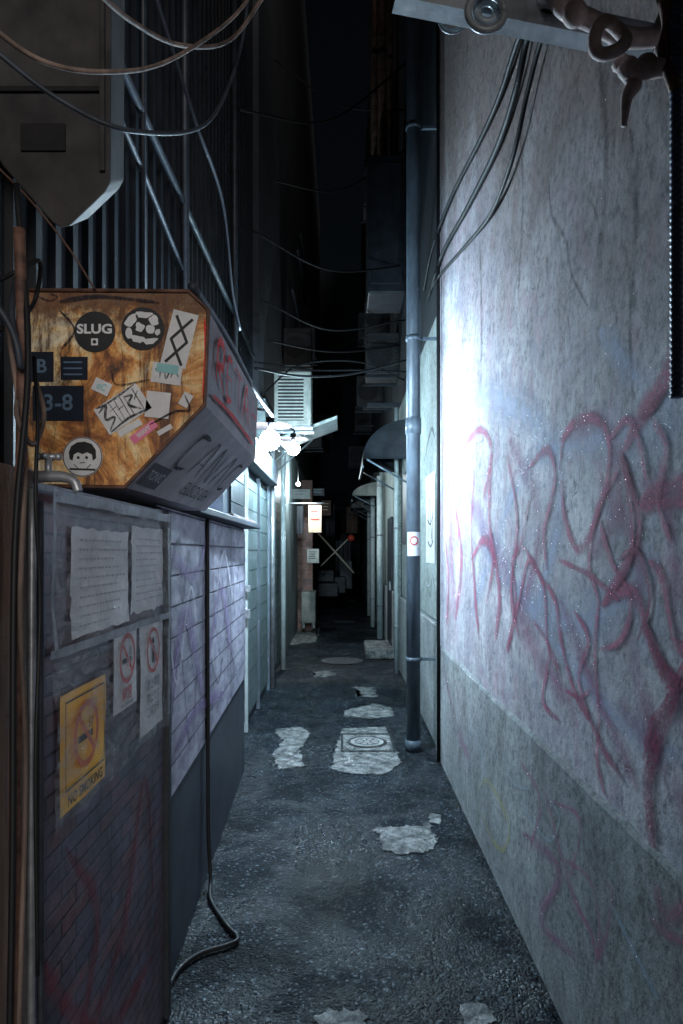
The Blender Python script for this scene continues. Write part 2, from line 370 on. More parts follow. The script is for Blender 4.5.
mh=patch("manhole",[(342,729),(386,727),(401,764),(384,775),(350,774),(331,770)],M_conc,.005)
tag(mh,"square concrete handhole surround with round iron lid in the asphalt","manhole")
c=G(367,743); fr=Fr((c.x,c.y,0),(1,0,0),(0,1,0))
M_dkiron=mat("dark_iron",(.03,.033,.037),(.018,.02,.023),16,.5,.2,.4,.3)
M_palelid=mat("pale_lid",(.42,.42,.41),(.24,.24,.24),12,.7,0,.5,.4)
D("frame",[drect(fr,-.22,.22,-.27,-.245,.010),drect(fr,-.22,.22,.245,.27,.010),drect(fr,-.22,-.20,-.245,.245,.010),drect(fr,.20,.22,-.245,.245,.010)],M_dkiron,mh)
D("lid_surround",[dring(fr,0,0,.14,.165,.011,40)],M_dkiron,mh)
lid=D("lid",[ddisc(fr,0,0,.1395,.012,40)],M_palelid,mh)
D("lid_ring",[dring(fr,0,0,.095,.103,.015),dring(fr,0,0,.028,.036,.015)]+[dline(fr,(.045*math.cos(a),.045*math.sin(a)),(.088*math.cos(a),.088*math.sin(a)),.010,.015) for a in [i*math.pi/4 for i in range(8)]],M_dkiron,lid)
for (qx,qy,rr,lb_) in ((342,661,.31,"round cast iron manhole cover set in the asphalt"),(345,622,.25,"distant round manhole cover in the asphalt")):
    c=G(qx,qy); fr=Fr((c.x,c.y,0),(1,0,0),(0,1,0))
    mh=D("manhole",[ddisc(fr,0,0,rr,.006,48)],M_iron); tag(mh,lb_,"manhole")
    D("frame",[dring(fr,0,0,rr*.84,rr*.9,.010,48)],M_conc,mh)
parts=[]
for i in range(1900):
    y=1.6+7*random.random()**1.6
    e=random.random()
    x=(-.66+.05*random.random()-.02*y*.6) if e<.25 else (.74-.05*random.random()**2 if e<.5 else random.uniform(-.65,.72))
    s=random.uniform(.001,.0035) if e>.5 else random.uniform(.002,.007)
    a=random.random()*6
    v=[(x+s*math.cos(a+k*2.1),y+s*math.sin(a+k*2.1),.0) for k in range(3)]+[(x,y,s*1.1)]
    parts.append((v,[(0,1,3),(1,2,3),(2,0,3)]))
o=D("gravel",parts,M_iron); o["kind"]="stuff"; tag(o,"loose grit and pebbles scattered on the asphalt","gravel")
for i,(lx,ly) in enumerate(((188,928),(262,772),(296,862))):
    c=G(lx,ly); s=random.uniform(.006,.010); a=random.random()*6
    V=[(c.x+s*math.cos(a+t)*(1.3 if k%2 else .8),c.y+s*math.sin(a+t)*(1.3 if k%2 else .8),.002+.003*random.random()) for k,t in enumerate([j*1.05 for j in range(6)])]
    q=mk("litter_scrap",V,[(0,1,2,3,4,5)],M_paper); tag(q,"tiny crumpled paper scrap on the asphalt","litter","litter scraps on the ground")
# ------------------------------------------------------------ right wall
XR=.765; XB=.75
rw=empty("plaster_wall",(.9,2.3,0)); tag(rw,"tall stained plaster wall covered in faded pink graffiti","wall")
box("wall_face",XR,1.4,-1,5.45,.86,9,M_wall,rw,0)
V=[];Fc=[];n=180
for i in range(n+1):
    y=-1+6.45*i/n; zt=.875+.006*mnoise.noise(Vector((y*9,0,0)))+.01*mnoise.noise(Vector((y*1.3,4,0)))+.004*mnoise.noise(Vector((y*31,4,0)))
    for X,z in ((XB,0),(XB+.0,zt-.012),(XB+.006,zt),(XR+.01,zt+.004)): V.append((X,y,z))
for i in range(n):
    for k in range(3):
        a=i*4+k; Fc.append((a,a+4,a+5,a+1))
mk("base_course",V,Fc,M_base,rw,False)
def W(px,py,X=XR):
    y=X*F/(px-CX); return (-y, H-(py-CY)*y/F)
frR=Fr((XR,0,0),(0,-1,0),(0,0,1))
def st(L,w): return ([W(*p) for p in L],w)
ribbons("stain_and_ledge_shadow",frR,[st([(548,175),(552,215),(566,240),(572,275),(590,310)],.035),st([(572,275),(566,300),(570,330)],.02),st([(590,195),(600,230),(596,260)],.02),st([(630,130),(636,220),(630,330),(634,400)],.07),st([(520,120),(523,200),(518,300)],.07),st([(480,240),(482,330),(480,400)],.10),st([(600,60),(606,150),(600,260)],.09),
 st([(440,648),(520,728),(600,808),(700,908)],.035)],S_stain_shadow,rw,.0006)  # this long stroke paints the shadow line above the ledge; the others are stains
ribbons("graffiti",frR,[
 st([(450,440),(480,400),(530,420),(560,500),(540,600)],.28),st([(470,620),(520,480),(600,440),(680,430)],.25),
 st([(480,540),(560,620),(660,560)],.3),st([(455,470),(500,560),(600,700),(690,760)],.22),st([(600,330),(640,380),(690,420)],.16)],S_blue,rw,.0014)
ribbons("graffiti",frR,[
 st([(470,500),(500,560),(530,640),(570,700)],.25),st([(600,480),(640,560),(630,640),(660,760)],.16),st([(560,440),(600,420),(620,500),(590,560)],.14),st([(448,470),(452,560),(456,620)],.4),
 st([(510,440),(540,520),(520,620)],.2),st([(660,460),(680,600),(690,760)],.12),st([(560,600),(600,700),(640,790)],.14),st([(640,480),(665,495),(690,490)],.14),st([(620,700),(660,760),(700,840)],.12)],S_haze,rw,.0022)
ribbons("graffiti",frR,[
 st([(700,320),(683,345),(662,385),(640,420),(622,455)],.06),
 st([(622,455),(636,500),(640,535),(622,575),(603,605)],.045),
 st([(560,470),(566,435),(586,418),(606,428),(610,465),(600,510),(580,550),(566,520),(562,480)],.035),
 st([(603,605),(625,590),(640,600),(650,640),(668,670),(690,690)],.045),
 st([(600,600),(596,650),(600,720),(598,760),(606,795)],.03),
 st([(640,505),(660,490),(690,480)],.045),st([(640,507),(665,503),(690,500)],.04),
 st([(475,470),(472,530),(476,600),(480,640)],.06),st([(492,455),(490,520),(500,590),(496,640)],.06),
 st([(512,560),(516,600),(508,650),(520,600),(530,560),(545,590),(548,640),(560,670)],.04),
 st([(524,545),(540,575),(556,600),(562,640),(575,690),(590,720)],.035),
 st([(600,520),(612,560),(632,600),(622,640),(600,650)],.028),
 st([(620,470),(600,505),(590,560),(600,600)],.028),
 st([(455,500),(462,560),(456,620)],.08),st([(560,560),(590,575),(620,600)],.022),
 st([(566,690),(580,697),(592,690)],.016),st([(530,500),(523,540),(512,560)],.03),
 st([(508,455),(518,520),(512,590),(520,640)],.045),st([(446,540),(449,580),(447,625)],.09),
 st([(528,470),(548,450),(556,480),(545,530),(548,570)],.035),st([(472,560),(484,540),(494,560),(486,610)],.045),st([(650,560),(664,580),(676,640),(690,650)],.03),
 st([(462,450),(480,430),(492,450),(484,500)],.045),st([(534,620),(550,650),(544,700),(560,720)],.025),
 st([(575,610),(590,640),(580,680),(600,740),(625,780)],.025),st([(655,420),(668,450),(660,500),(672,540)],.03),st([(610,440),(628,420),(640,440),(648,480)],.03)],S_pink,rw,.0036,True,1.75)
ribbons("graffiti",frR,[
 st([(648,625),(662,665),(675,690),(663,730),(650,780),(655,850),(662,880)],.06),
 st([(690,655),(670,700),(655,720),(645,760)],.03),
 st([(618,560),(640,552),(652,600),(640,640)],.022),
 st([(622,455),(630,480),(640,505)],.04),
 st([(626,470),(634,520),(632,560),(616,590)],.03),
 st([(640,420),(660,400),(680,370)],.03)],S_dark,rw,.0056,True,1.4)
frB=Fr((XB,0,0),(0,-1,0),(0,0,1))
def sb(L,w): return ([W(px,py,XB) for px,py in L],w)
ribbons("graffiti",frB,[
 sb([(545,790),(560,850),(575,900),(590,930),(600,955),(612,900),(606,880)],.028),
 sb([(565,860),(590,880),(600,930),(595,965)],.024),sb([(655,880),(665,915),(690,905)],.045),
 sb([(455,680),(462,720),(458,760)],.03),sb([(520,760),(540,800),(530,850)],.025),sb([(550,800),(580,820),(570,880)],.02),sb([(650,920),(680,940),(700,930)],.03)],S_fade,rw,.001,True,1.6)
ribbons("graffiti",frB,[sb([(478,790),(486,780),(500,800),(510,830),(502,850),(488,830),(478,800)],.03),sb([(490,800),(498,825)],.02)],S_yel,rw,.0018,True,1.3)
ribbons("graffiti",frB,[sb([(520,830),(560,870),(540,920),(580,960)],.08),sb([(445,670),(455,720),(470,760)],.12)],S_haze,rw,.0024)
ribbons("graffiti",frB,[sb([(470,720),(484,760),(478,800)],.03),sb([(520,800),(548,840),(560,820),(552,800)],.022),sb([(610,900),(640,960),(660,1000)],.03),sb([(500,740),(512,780),(530,790)],.025)],S_bl2,rw,.0030)
w2=empty("pale_building",(.95,12,0)); tag(w2,"pale rendered building with dado, doors and shop awnings","building")
box("wall_face",.80,1.5,5.48,30,1.02,3.6,M_wall2,w2,0)
box("dado",.775,1.5,5.48,30,0,1.0,M_base,w2,.01)
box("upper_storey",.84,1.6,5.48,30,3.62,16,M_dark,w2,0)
for y in (10.6,15.4,19.5):
    d=box("door",.76,.80,y,y+.85,.12,2.15,M_dark2,w2,.006)
    box("handle",.735,.76,y+.08,y+.1,1.0,1.14,M_galv,d,.003)
for y in (9.2,13.4,17.4): box("pilaster",.74,.80,y,y+.22,0,3.3,M_wall2,w2,.008)
wd=box("window",.785,.80,8.3,8.9,1.7,2.6,M_dark2,w2,.004)
f2=Fr((.80,0,0),(0,-1,0),(0,0,1))
ps=slab("poster",f2,-6.45,-5.85,1.5,2.3,.004,M_paper); tag(ps,"weathered white poster scribbled over with marker","poster")
ribbons("lettering",Fr((.793,0,0),(0,-1,0),(0,0,1)),[([(-6.3,1.6),(-6.2,2.1),(-6.0,1.7),(-5.95,2.2)],.05),([(-6.35,1.9),(-6.1,1.85),(-5.92,1.95)],.04),([(-6.3,1.7),(-6.1,1.65),(-5.92,1.7)],.04)],S_blk,ps)
ribbons("graffiti",Fr((.80,0,0),(0,-1,0),(0,0,1)),[([(-6.6,2.5),(-6.1,2.7),(-5.8,2.5)],.07),([(-6.4,1.45),(-6.2,1.2),(-6.0,1.4),(-5.8,1.15)],.06),([(-9,2.2),(-8,1.6),(-7.4,2.1),(-6.9,1.5)],.08)],S_scr,w2,.001)
stp=box("doorstep",.36,.80,10.2,11.3,0,.14,M_conc,None,.015); tag(stp,"worn pale concrete doorstep at the wall foot","step")
for (x,y,r,zt) in ((.70,12.6,.06,3.0),(.66,14.6,.05,3.0),(.68,17.2,.05,3.2),(.72,9.0,.03,3.5)):
    dp=tube("drainpipe",[(x,y,0),(x,y,zt)],r,M_whitep,None,14,False); tag(dp,"white painted vertical drainpipe fixed to the pale wall","pipe","white drainpipes along the wall")
    for z in (.6,1.9,2.8): tube("clamp",[(x,y,z),(x,y,z+.03)],r*1.18,M_galv,dp,14,False)
px0,py0=.575,5.5
pl=tube("downpipe",[(px0,py0,0),(px0,py0,9)],.056,M_pole,None,24,False); tag(pl,"tall grey vertical pipe running up beside the wall","pipe")
tube("coupling",[(px0,py0,.0),(px0,py0,.09)],.066,M_pole,pl,24,False)
tube("coupling",[(px0,py0,2.55),(px0,py0,2.68)],.064,M_pole,pl,24,False)
for z in (.72,3.3,5.0):
    tube("clamp",[(px0,py0,z),(px0,py0,z+.035)],.062,M_pole,pl,24,False)
    box("clamp_arm",px0+.055,XR+.04,py0-.012,py0+.012,z+.005,z+.03,M_pole,pl,.002)
V=[];Fc=[];UVn=13
for j in range(2):
    for i in range(UVn):
        a=math.radians(-150+ i*10); V.append((px0+.0585*math.cos(a),py0+.0585*math.sin(a),(1.57,1.76)[j]))
Fc=[(i,i+1,UVn+i+1,UVn+i) for i in range(UVn-1)]
stk=mk("sticker",V,Fc,M_white,pl,True); stk["label"]="white no smoking sticker wrapped round the pipe"
def wrapmesh(name,fn,m,par,r):
    V,Fc=fn; mk(name,[(px0+r*math.cos(-math.pi/2+u/r),py0+r*math.sin(-math.pi/2+u/r),z) for u,z in V],Fc,m,par)
n=28;V=[]
for i in range(n):
    t=2*math.pi*i/n
    for r in (.026,.037): V.append((r*math.cos(t),1.69+r*math.sin(t)))
Fc=[(2*i,2*i+1,(2*i+3)%(2*n),(2*i+2)%(2*n)) for i in range(n)]
wrapmesh("prohibition_ring",(V,Fc),M_red,stk,.0605)
wrapmesh("slash",([(-.026,1.714),(-.018,1.722),(.026,1.670),(.018,1.662)],[(0,3,2,1)]),M_red,stk,.061)
wrapmesh("lettering",([(-.035,1.618),(.035,1.618),(.035,1.634),(-.035,1.634)],[(0,1,2,3)]),M_ink,stk,.0605)
cd=tube("conduit",[(.735,5.2,0),(.735,5.2,2.3),(.74,5.25,4),(.745,5.3,7)],.014,M_black,None,10,False); tag(cd,"thin black conduit climbing the corner of the wall","conduit")
def awning(x0,x1,y0,y1,zt,zb,m,label,fringe=.08):
    n=8;V=[];Fc=[]
    for j in (0,1):
        y=(y0,y1)[j]
        for i in range(n+1):
            t=i/n*math.pi/2; V.append((x1-(x1-x0)*math.sin(t),y,zb+(zt-zb)*math.cos(t)))
        V.append((x0,y,zb-fringe)); V.append((x1,y,zb))
    L=n+3
    for i in range(n+1): Fc.append((i,i+1,L+i+1,L+i))
    Fc.append(tuple(range(n+1))+(n+2,)); Fc.append(tuple(range(L,L+n+1))[::-1]+(L+n+2,))
    e=empty("awning",(x1,(y0+y1)/2,zb)); tag(e,label,"awning"); mk("canopy",V,Fc,m,e,True)
    for y in (y0+.05,y1-.05): tube("strut",[(x1,y,zb-.3),(x0+.05,y,zb)],.012,M_pole,e,8,False)
    box("valance_rail",x0-.012,x0+.012,y0,y1,zb-fringe-.03,zb-fringe,M_pole,e,.003)
    return e
awning(.25,.82,8.2,9.6,3.2,2.72,M_dark2,"dark curved canvas awning over a doorway")
awning(.20,.82,13.6,15.4,3.0,2.72,M_ac,"pale weathered awning with white edge")
awning(.22,.82,17.0,18.6,2.95,2.7,M_ac,"pale weathered awning with white edge")
# ------------------------------------------------------------ AC units
def acunit(x0,x1,y0,y1,z0,z1,m,label,face='-Y',group=None,legs=False):
    e=empty("air_conditioner",((x0+x1)/2,(y0+y1)/2,z0)); tag(e,label,"air conditioner",group)
    box("casing",x0,x1,y0,y1,z0,z1,m,e,.018)
    if face=='-Y': fr=Fr(((x0+x1)/2,y0,(z0+z1)/2),(1,0,0),(0,0,1)); w=x1-x0
    else: fr=Fr((x1,(y0+y1)/2,(z0+z1)/2),(0,1,0),(0,0,1)); w=y1-y0
    h=z1-z0; r=min(w,h)*.40
    D("fan_opening",[ddisc(fr,-w*.08,0,r,.002)],M_black,e)
    g=[dring(fr,-w*.08,0,r*k-.003,r*k+.003,.008,28) for k in (.2,.35,.5,.65,.8,.95)]
    g+=[dline(fr,(-w*.08,0),(-w*.08+r*math.cos(a),r*math.sin(a)),.005,.0105) for a in [i*math.pi/6+.1 for i in range(12)]]
    D("fan_grille",g,m,e)
    D("vent_slats",[drect(fr,w*.36,w*.46,-h*.4+k*h*.08,-h*.4+k*h*.08+h*.03,.004) for k in range(10)],M_black,e)
    if legs:
        for s in (.15,.85): box("foot",x0+(x1-x0)*s-.03,x0+(x1-x0)*s+.03,y0,y1,z0-.1,z0,M_conc,e)
    else:
        for yy in (y0+.05,y1-.05):
            box("bracket",x0-.03,x1+.03,yy-.015,yy+.015,z0-.035,z0-.002,M_dark2,e,.003)
    return e
e=empty("air_conditioner",(-.57,8.2,3.08)); tag(e,"cream outdoor air conditioner with slatted grille high on the wall","air conditioner")
box("casing",-.80,-.36,8.0,8.4,3.08,3.72,M_ac,e,.018)
fr=Fr((-.58,8.0,3.40),(1,0,0),(0,0,1))
D("grille_recess",[drect(fr,-.17,.13,-.26,.26,.002)],M_black,e)
D("grille_slats",[drect(fr,-.17,.13,-.25+k*.04,-.232+k*.04,.008) for k in range(13)],M_ac,e)
for yy in (8.05,8.35): box("bracket",-.86,-.34,yy-.015,yy+.015,3.045,3.078,M_galv,e,.003)
acunit(-.80,-.52,13.4,13.9,.2,.82,M_ac,"small outdoor air conditioner unit standing near the ground",'+X',legs=True)
g="sooty air conditioners high above the alley"
for (x0,x1,y,z) in ((.36,.84,10,4.2),(.40,.84,12,5.4),(.30,.84,14,4.6),(.38,.84,16,6.6),(.35,.84,11,7.2),(-.95,-.5,11,4.6),(-.95,-.55,14,5.6),(-.95,-.5,17,4.2),(.35,.84,19,5.0),(.36,.84,9,6.0),(.2,.84,22,4.4),(-.95,-.3,21,5.2)):
    acunit(x0,x1,y,y+.6,z,z+.62,M_acd,"sooty outdoor air conditioner bracketed high on the wall",'-Y',g)
# boxy casing in the upper corner
hb=empty("hanging_casing",(-.86,2.0,2.52)); tag(hb,"grimy dark grey box casing hung among cables","casing")
pf=[(-.668,3.4),(-.672,2.67),(-.69,2.64),(-.79,2.545),(-.815,2.54),(-.84,2.555),(-.985,2.72),(-1.03,2.80),(-1.04,3.4)]
n=len(pf); V=[(x,1.98,z) for x,z in pf]+[(x-.05,2.26,z+.16) for x,z in pf]
o=mk("casing",V,[tuple(range(n))[::-1],tuple(range(n,2*n))]+[(i,i+1,n+i+1,n+i) for i in range(n-1)],M_hood,hb); bev(o,.006,2)
box("cover_lip",-1.02,-.69,1.968,1.979,2.93,2.945,M_hoodp,hb,.002)
box("label_plate",-.93,-.80,1.972,1.979,2.76,2.84,M_hoodp,hb,.002)
box("side_rail",-.700,-.685,1.966,1.979,2.70,3.4,M_hood,hb,.003)
# ------------------------------------------------------------ left side
def profwall(name,p0,p1,prof,m,parent,n=1):
    p0=Vector(p0);p1=Vector(p1);d=(p1-p0).normalized();nr=Vector((d.y,-d.x))
    V=[];L=len(prof)
    for q in (p0,p1):
        for o,z in prof: V.append((q.x+nr.x*o,q.y+nr.y*o,z))
    Fc=[(i,L+i,L+i+1,i+1) for i in range(L-1)]
    return mk(name,V,Fc,m,parent)
XP=-.61
pt=empty("tiled_wall",(-.66,1.6,0)); tag(pt,"dark grimy tile-clad wall with torn notices and tape","wall")
box("wall_face",-.75,XP,1.12,2.33,0,1.74,M_part,pt,0)
box("edge_post",-.72,XP+.018,2.333,2.372,0,1.74,M_dark2,pt,.004)
frP=Fr((XP,0,0),(0,1,0),(0,0,1))
ribbons("graffiti",frP,[([(1.5,.95),(1.7,.7),(1.6,.45),(1.9,.55),(2.1,.9),(2.2,.5)],.07),([(1.35,.8),(1.55,.55),(1.8,.35),(2.2,.3)],.09),([(1.4,.3),(1.7,.2),(2.1,.15)],.1)],S_mar2,pt,.002)
ribbons("graffiti",frP,[([(1.4,.5),(1.6,.35),(1.9,.2)],.08)],S_pur,pt,.003)
sw=empty("siding_wall",(-.72,3.7,0)); tag(sw,"lavender grey horizontal siding wall with scribbles and dark lower sheet","wall")
def prof(z0,z1,step,dep=.012):
    p=[];z=z0
    while z<z1-.001:
        t=min(z+step,z1); p+=[(dep,z),(dep*.85,t-.009),(-.004,t-.006),(-.004,t-.001)]; z=t
    return p
A=Vector((-.64,2.375));B=Vector((-.72,5.0))
def AB(y): return A.lerp(B,(y-A.y)/(B.y-A.y))
for (ya,yb) in ((2.375,3.27),(3.31,4.2),(4.22,5.0)):
    profwall("siding_panel",AB(ya),AB(yb),prof(.69,1.765,.118),M_sid,sw)
profwall("back_sheet",A-Vector((.012,0)),B-Vector((.012,0)),[(0,0),(0,1.76)],M_lowdark,sw)
profwall("lower_sheet",A,B,[(.004,0),(.004,.685),(-.01,.69)],M_lowdark,sw)
box("end_return",-1.0,-.722,4.98,5.02,0,1.78,M_lowdark,sw,.003)
box("coping",-1.0,-.60,2.9,5.03,1.768,1.80,M_cond,sw,.004)
dS=(B-A).normalized(); frS=Fr((A.x+.014,A.y,0),(dS.x,dS.y,0),(0,0,1))
ribbons("graffiti",frS,[([(.1,1.5),(.3,1.65),(.35,1.4),(.5,1.6),(.55,1.3)],.03),([(1.1,1.6),(1.2,1.2),(1.4,1.55),(1.5,1.2),(1.7,1.5)],.035),([(.15,1.15),(.4,1.3),(.6,1.05)],.028),([(1.9,1.5),(2.0,1.2),(2.2,1.5),(2.3,1.1)],.035),([(.1,.9),(.3,1.2),(.5,.8),(.7,1.1)],.03),([(.6,1.65),(.7,1.4),(.8,1.6)],.025),([(1.0,1.1),(1.3,.9),(1.6,1.1),(2.0,.85)],.03)],S_scr,sw,.001,True,1.3)
ribbons("graffiti",frS,[([(.1,1.0),(.4,1.35),(.8,.95)],.16),([(1.0,1.1),(1.4,1.4),(1.8,1.0)],.18),([(.2,.85),(.7,.9),(1.5,.8)],.1),([(.1,1.6),(.6,1.5),(.9,1.65)],.12)],S_pur,sw,.002)
ribbons("graffiti",frS,[([(.1,1.3),(.25,1.1),(.5,1.45),(.7,1.2)],.03),([(1.2,1.35),(1.5,1.6),(1.9,1.3)],.04)],S_wht,sw,.003)
def corr(name,X,y0,y1,z0,z1,pitch,dep,m,par=None):
    V=[];Fc=[];y=y0;pts=[]
    while y<y1:
        pts+=[(X,y),(X,y+pitch*.5),(X+dep,y+pitch*.6),(X+dep,y+pitch*.9)]; y+=pitch
    for x,yy in pts: V+=[(x,yy,z0),(x,yy,z1)]
    for i in range(len(pts)-1): a=2*i; Fc.append((a,a+2,a+3,a+1))
    return mk(name,V,Fc,m,par)
cw=empty("corrugated_building",(-1.1,4.5,0)); tag(cw,"dark ribbed metal clad building rising above the alley","building")
corr("cladding",-1.06,-.5,7.9,1.6,14,.16,.022,M_corr,cw)
box("backing",-1.6,-1.07,-.5,7.9,0,14,M_dark,cw,0)
lb=empty("shop_building",(-1.2,12,0)); tag(lb,"grey shuttered shop building with dark upper storeys","building")
box("wall_face",-1.6,-.90,8.0,30,0,3.4,M_shut,lb,0)
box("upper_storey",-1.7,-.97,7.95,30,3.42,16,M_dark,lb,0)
box("wall_face",-1.06,-.88,5.05,7.95,0,2.6,M_lowdark,lb,0)
for (ya,yb,m) in ((5.3,6.05,M_lowdark),(6.1,6.95,M_shut),(7.0,7.9,M_shut)):
    d=profwall("shutter",(-.872,ya),(-.872,yb),prof(.1,2.3,.19,.012),m,lb)
    box("shutter_frame",-.875,-.835,yb-.005,yb+.035,0,2.35,M_whitep if yb<6.2 else M_pole,lb,.004)
for y in (8.3,9.5): profwall("shutter",(-.895,y),(-.895,y+1.1),prof(.1,2.3,.12,.01),M_shut,lb)
box("shutter_box",-.88,-.74,5.1,7.9,2.36,2.60,M_cond,lb,.01)
hd=box("door_handle",-.855,-.80,5.95,5.98,1.02,1.10,M_galv,lb,.004)
hd=box("door_handle",-.855,-.80,5.95,5.98,1.25,1.31,M_galv,lb,.004)
dp=tube("drainpipe",[(-.80,9.3,0),(-.80,9.3,3.3)],.035,M_whitep,None,14,False); tag(dp,"pale vertical drainpipe beside grey shutters","pipe","white drainpipes along the wall")
dp=tube("drainpipe",[(-.82,8.05,0),(-.82,8.05,3.0)],.03,M_galv,None,14,False); tag(dp,"thin steel vertical pipe beside grey shutters","pipe")
bc=box("brick_pier",-1.0,-.60,13.9,14.3,0,2.3,M_brick,None,.006); tag(bc,"brown brick pier projecting into the alley","pier")
bc=box("wall_stub",-.95,-.66,15.2,15.5,0,3.2,M_brownw,None,.006); tag(bc,"brown rendered wall stub beyond the pier","wall")
fb=box("far_building",-3,3,30.05,33,0,14,M_dark,None,0); tag(fb,"dark building closing the end of the alley","building")
fw=box("window",-.4,.2,30.02,30.05,1.6,2.4,M_dark2,fb,.01)
bb=box("brown_stair_tower",.46,.838,10.4,11.3,5.6,15,M_brownw,None,.01); tag(bb,"brownish tower section high above the pale building","building")
for x,y,r in ((.42,8.8,.035),(.52,8.8,.05),(.63,8.9,.03)):
    q=tube("riser_pipe",[(x,y,5.2),(x,y,14)],r,M_rpipe,None,12,False); tag(q,"rust brown riser pipe high above the alley","pipe","rust brown riser pipes")
    for z in (6.4,8,9.5): tube("clamp",[(x,y,z),(x,y,z+.05)],r*1.25,M_dark2,q,12,False)
sbx=box("sign_box",.30,.74,7.9,8.6,4.6,6.2,M_dark2,None,.02); tag(sbx,"tall dark metal cabinet hung high on the wall","cabinet")
box("door_panel",.34,.70,7.885,7.897,4.7,6.1,M_dark2,sbx,.004)
for i in range(14):
    y=random.uniform(9,20); z=random.uniform(3.6,8.5); s=random.choice((-1,1))
    x=.84*s if s>0 else -.95
    q=tube("wall_pipe",[(x-s*.08,y,z),(x-s*.08,y+1.5,z+.1),(x-s*.1,y+3,z)],.03,M_dark2,None,8,False); tag(q,"sooty horizontal service pipe high on the wall","pipe","sooty service pipes")
for y,z in ((9.5,3.62),(11.5,4.0),(13.2,4.4),(15.5,5.2),(18,4.9)):
    b_=box("balcony_bracket",.35,.84,y,y+.06,z,z+.06,M_dark2,None,.004); tag(b_,"steel bracket projecting from the wall","bracket","steel brackets along the wall")
# ------------------------------------------------------------ lamps
M_bulb=emis("bulb_cool",(.88,.95,1.0),300.0)
def lamp(c,r,power,arm,label,col,ld,R,h):
    c=Vector(c); e=empty("alley_lamp",c); tag(e,label,"lamp","bare bulb lamps on the wall")
    v,f=sphereg(c,r,16,10); mk("bulb",v,f,M_bulb,e,True)
    V=[];n=24
    for k,(rr,z) in enumerate(((R,h),(R*.6,h+.012),(.03,h+.03),(.03,h+.06))):
        for i in range(n): a=2*math.pi*i/n; V.append((c.x+rr*math.cos(a),c.y+rr*math.sin(a),c.z+z))
    Fc=[(k*n+i,k*n+(i+1)%n,(k+1)*n+(i+1)%n,(k+1)*n+i) for k in range(3) for i in range(n)]
    mk("added_lamp_shade",V,Fc,M_black,e,True)  # added disc, sized to cut the lamp's light off the upper wall
    tube("socket",[c+Vector((0,0,r)),c+Vector((0,0,h+.05))],.02,M_black,e,10,False)
    tube("arm",[c+Vector((0,0,h+.05)),c+Vector((0,0,h+.10)),c+Vector((arm*.4,0,h+.13)),c+Vector((arm,0,h+.10))],.009,M_black,e,8)
    l=bpy.data.lights.new("lamp_light",'POINT'); l.energy=power; l.shadow_soft_size=.04; l.color=col
    lo=bpy.data.objects.new("lamp_light",l); COL.objects.link(lo); lo.parent=e; lo.location=Vector(ld).normalized()*(r+.045)
L1=(-.495,4.7,2.37); L2=(-.50,7.0,2.66)
lamp(L1,.07,300,-.56,"glaring white bulb lamp on a bent arm above the siding",(.60,.82,1.0),(.75,-.55,-.12),.15,.095)
lamp(L2,.068,210,-.45,"glaring white bulb lamp under the air conditioner",(.56,.86,1.0),(.55,.1,-.6),.15,.095)
V,Fc=join([([(-.86,8.5,3.0),(-.06,8.5,3.30),(-.06,9.3,3.30),(-.86,9.3,3.0),(-.86,8.5,2.96),(-.06,8.5,3.26),(-.06,9.3,3.26),(-.86,9.3,2.96)],[(0,1,2,3),(4,7,6,5),(0,4,5,1),(1,5,6,2),(2,6,7,3),(3,7,4,0)])])
cn=mk("canopy",V,Fc,M_whitep); tag(cn,"small white upturned metal canopy over a shop door","canopy")
for y in (8.55,9.25): tube("strut",[(-.88,y,2.7),(-.4,y,3.12)],.01,M_galv,cn,8,False)
def board(name,cx,cy,y,w,h,m,label,catn,lines=3,inkm=M_ink):
    p=P(cx,cy,y); x0,x1=p.x-w/2,p.x+w/2
    b_=box(name,x0,x1,y,y+.04,p.z-h/2,p.z+h/2,m,None,.006); tag(b_,label,catn)
    fr=Fr((p.x,y,p.z),(1,0,0),(0,0,1))
    D("lettering",[drect(fr,-w*.35,w*(.1+.25*random.random()),h*(.3-.6*k/lines)-h*.04,h*(.3-.6*k/lines)+h*.02,.003) for k in range(lines)],inkm,b_)
    return b_
hs=board("hanging_sign",315,519,11.5,.22,.46,M_beige,"beige hanging shop sign with dark red marks","sign",2,M_red)
tube("sign_arm",[(-.9,11.52,2.42),(-.3,11.52,2.42)],.012,M_galv,hs,8,False)
board("menu_board",313,556,12.5,.22,.26,M_ac,"small pale menu board hung beside the shop","sign",4)
board("shop_sign",301,494,11,.30,.16,M_ac,"pale shop sign above the shutters","sign",2,M_ink)
board("shop_sign",318,492,16,.3,.18,M_dark2,"small dark shop sign hung over the alley","sign",2,M_teal)
board("shop_sign",326,508,18,.26,.4,M_brownw,"narrow brown vertical shop sign","sign",3,M_beige)
s1=tube("pole_stick",[P(318,533,17),P(354,573,17)],.022,M_stick,None,8,False); tag(s1,"pale wooden stick leaning across the alley","stick","crossed pale sticks")
s2=tube("pole_stick",[P(321,566,17.1),P(350,537,17.1)],.018,M_stick,None,8,False); tag(s2,"pale wooden stick leaning across the alley","stick","crossed pale sticks")
rp=P(351,538,17); v,f=sphereg(rp,.09,12,8,.9); rc=mk("red_lantern",v,f,M_redplastic,None,True); tag(rc,"small red lantern hung on the crossed sticks","lantern")
tube("cap",[rp+Vector((0,0,.07)),rp+Vector((0,0,.10))],.04,M_ink,rc,10,False)
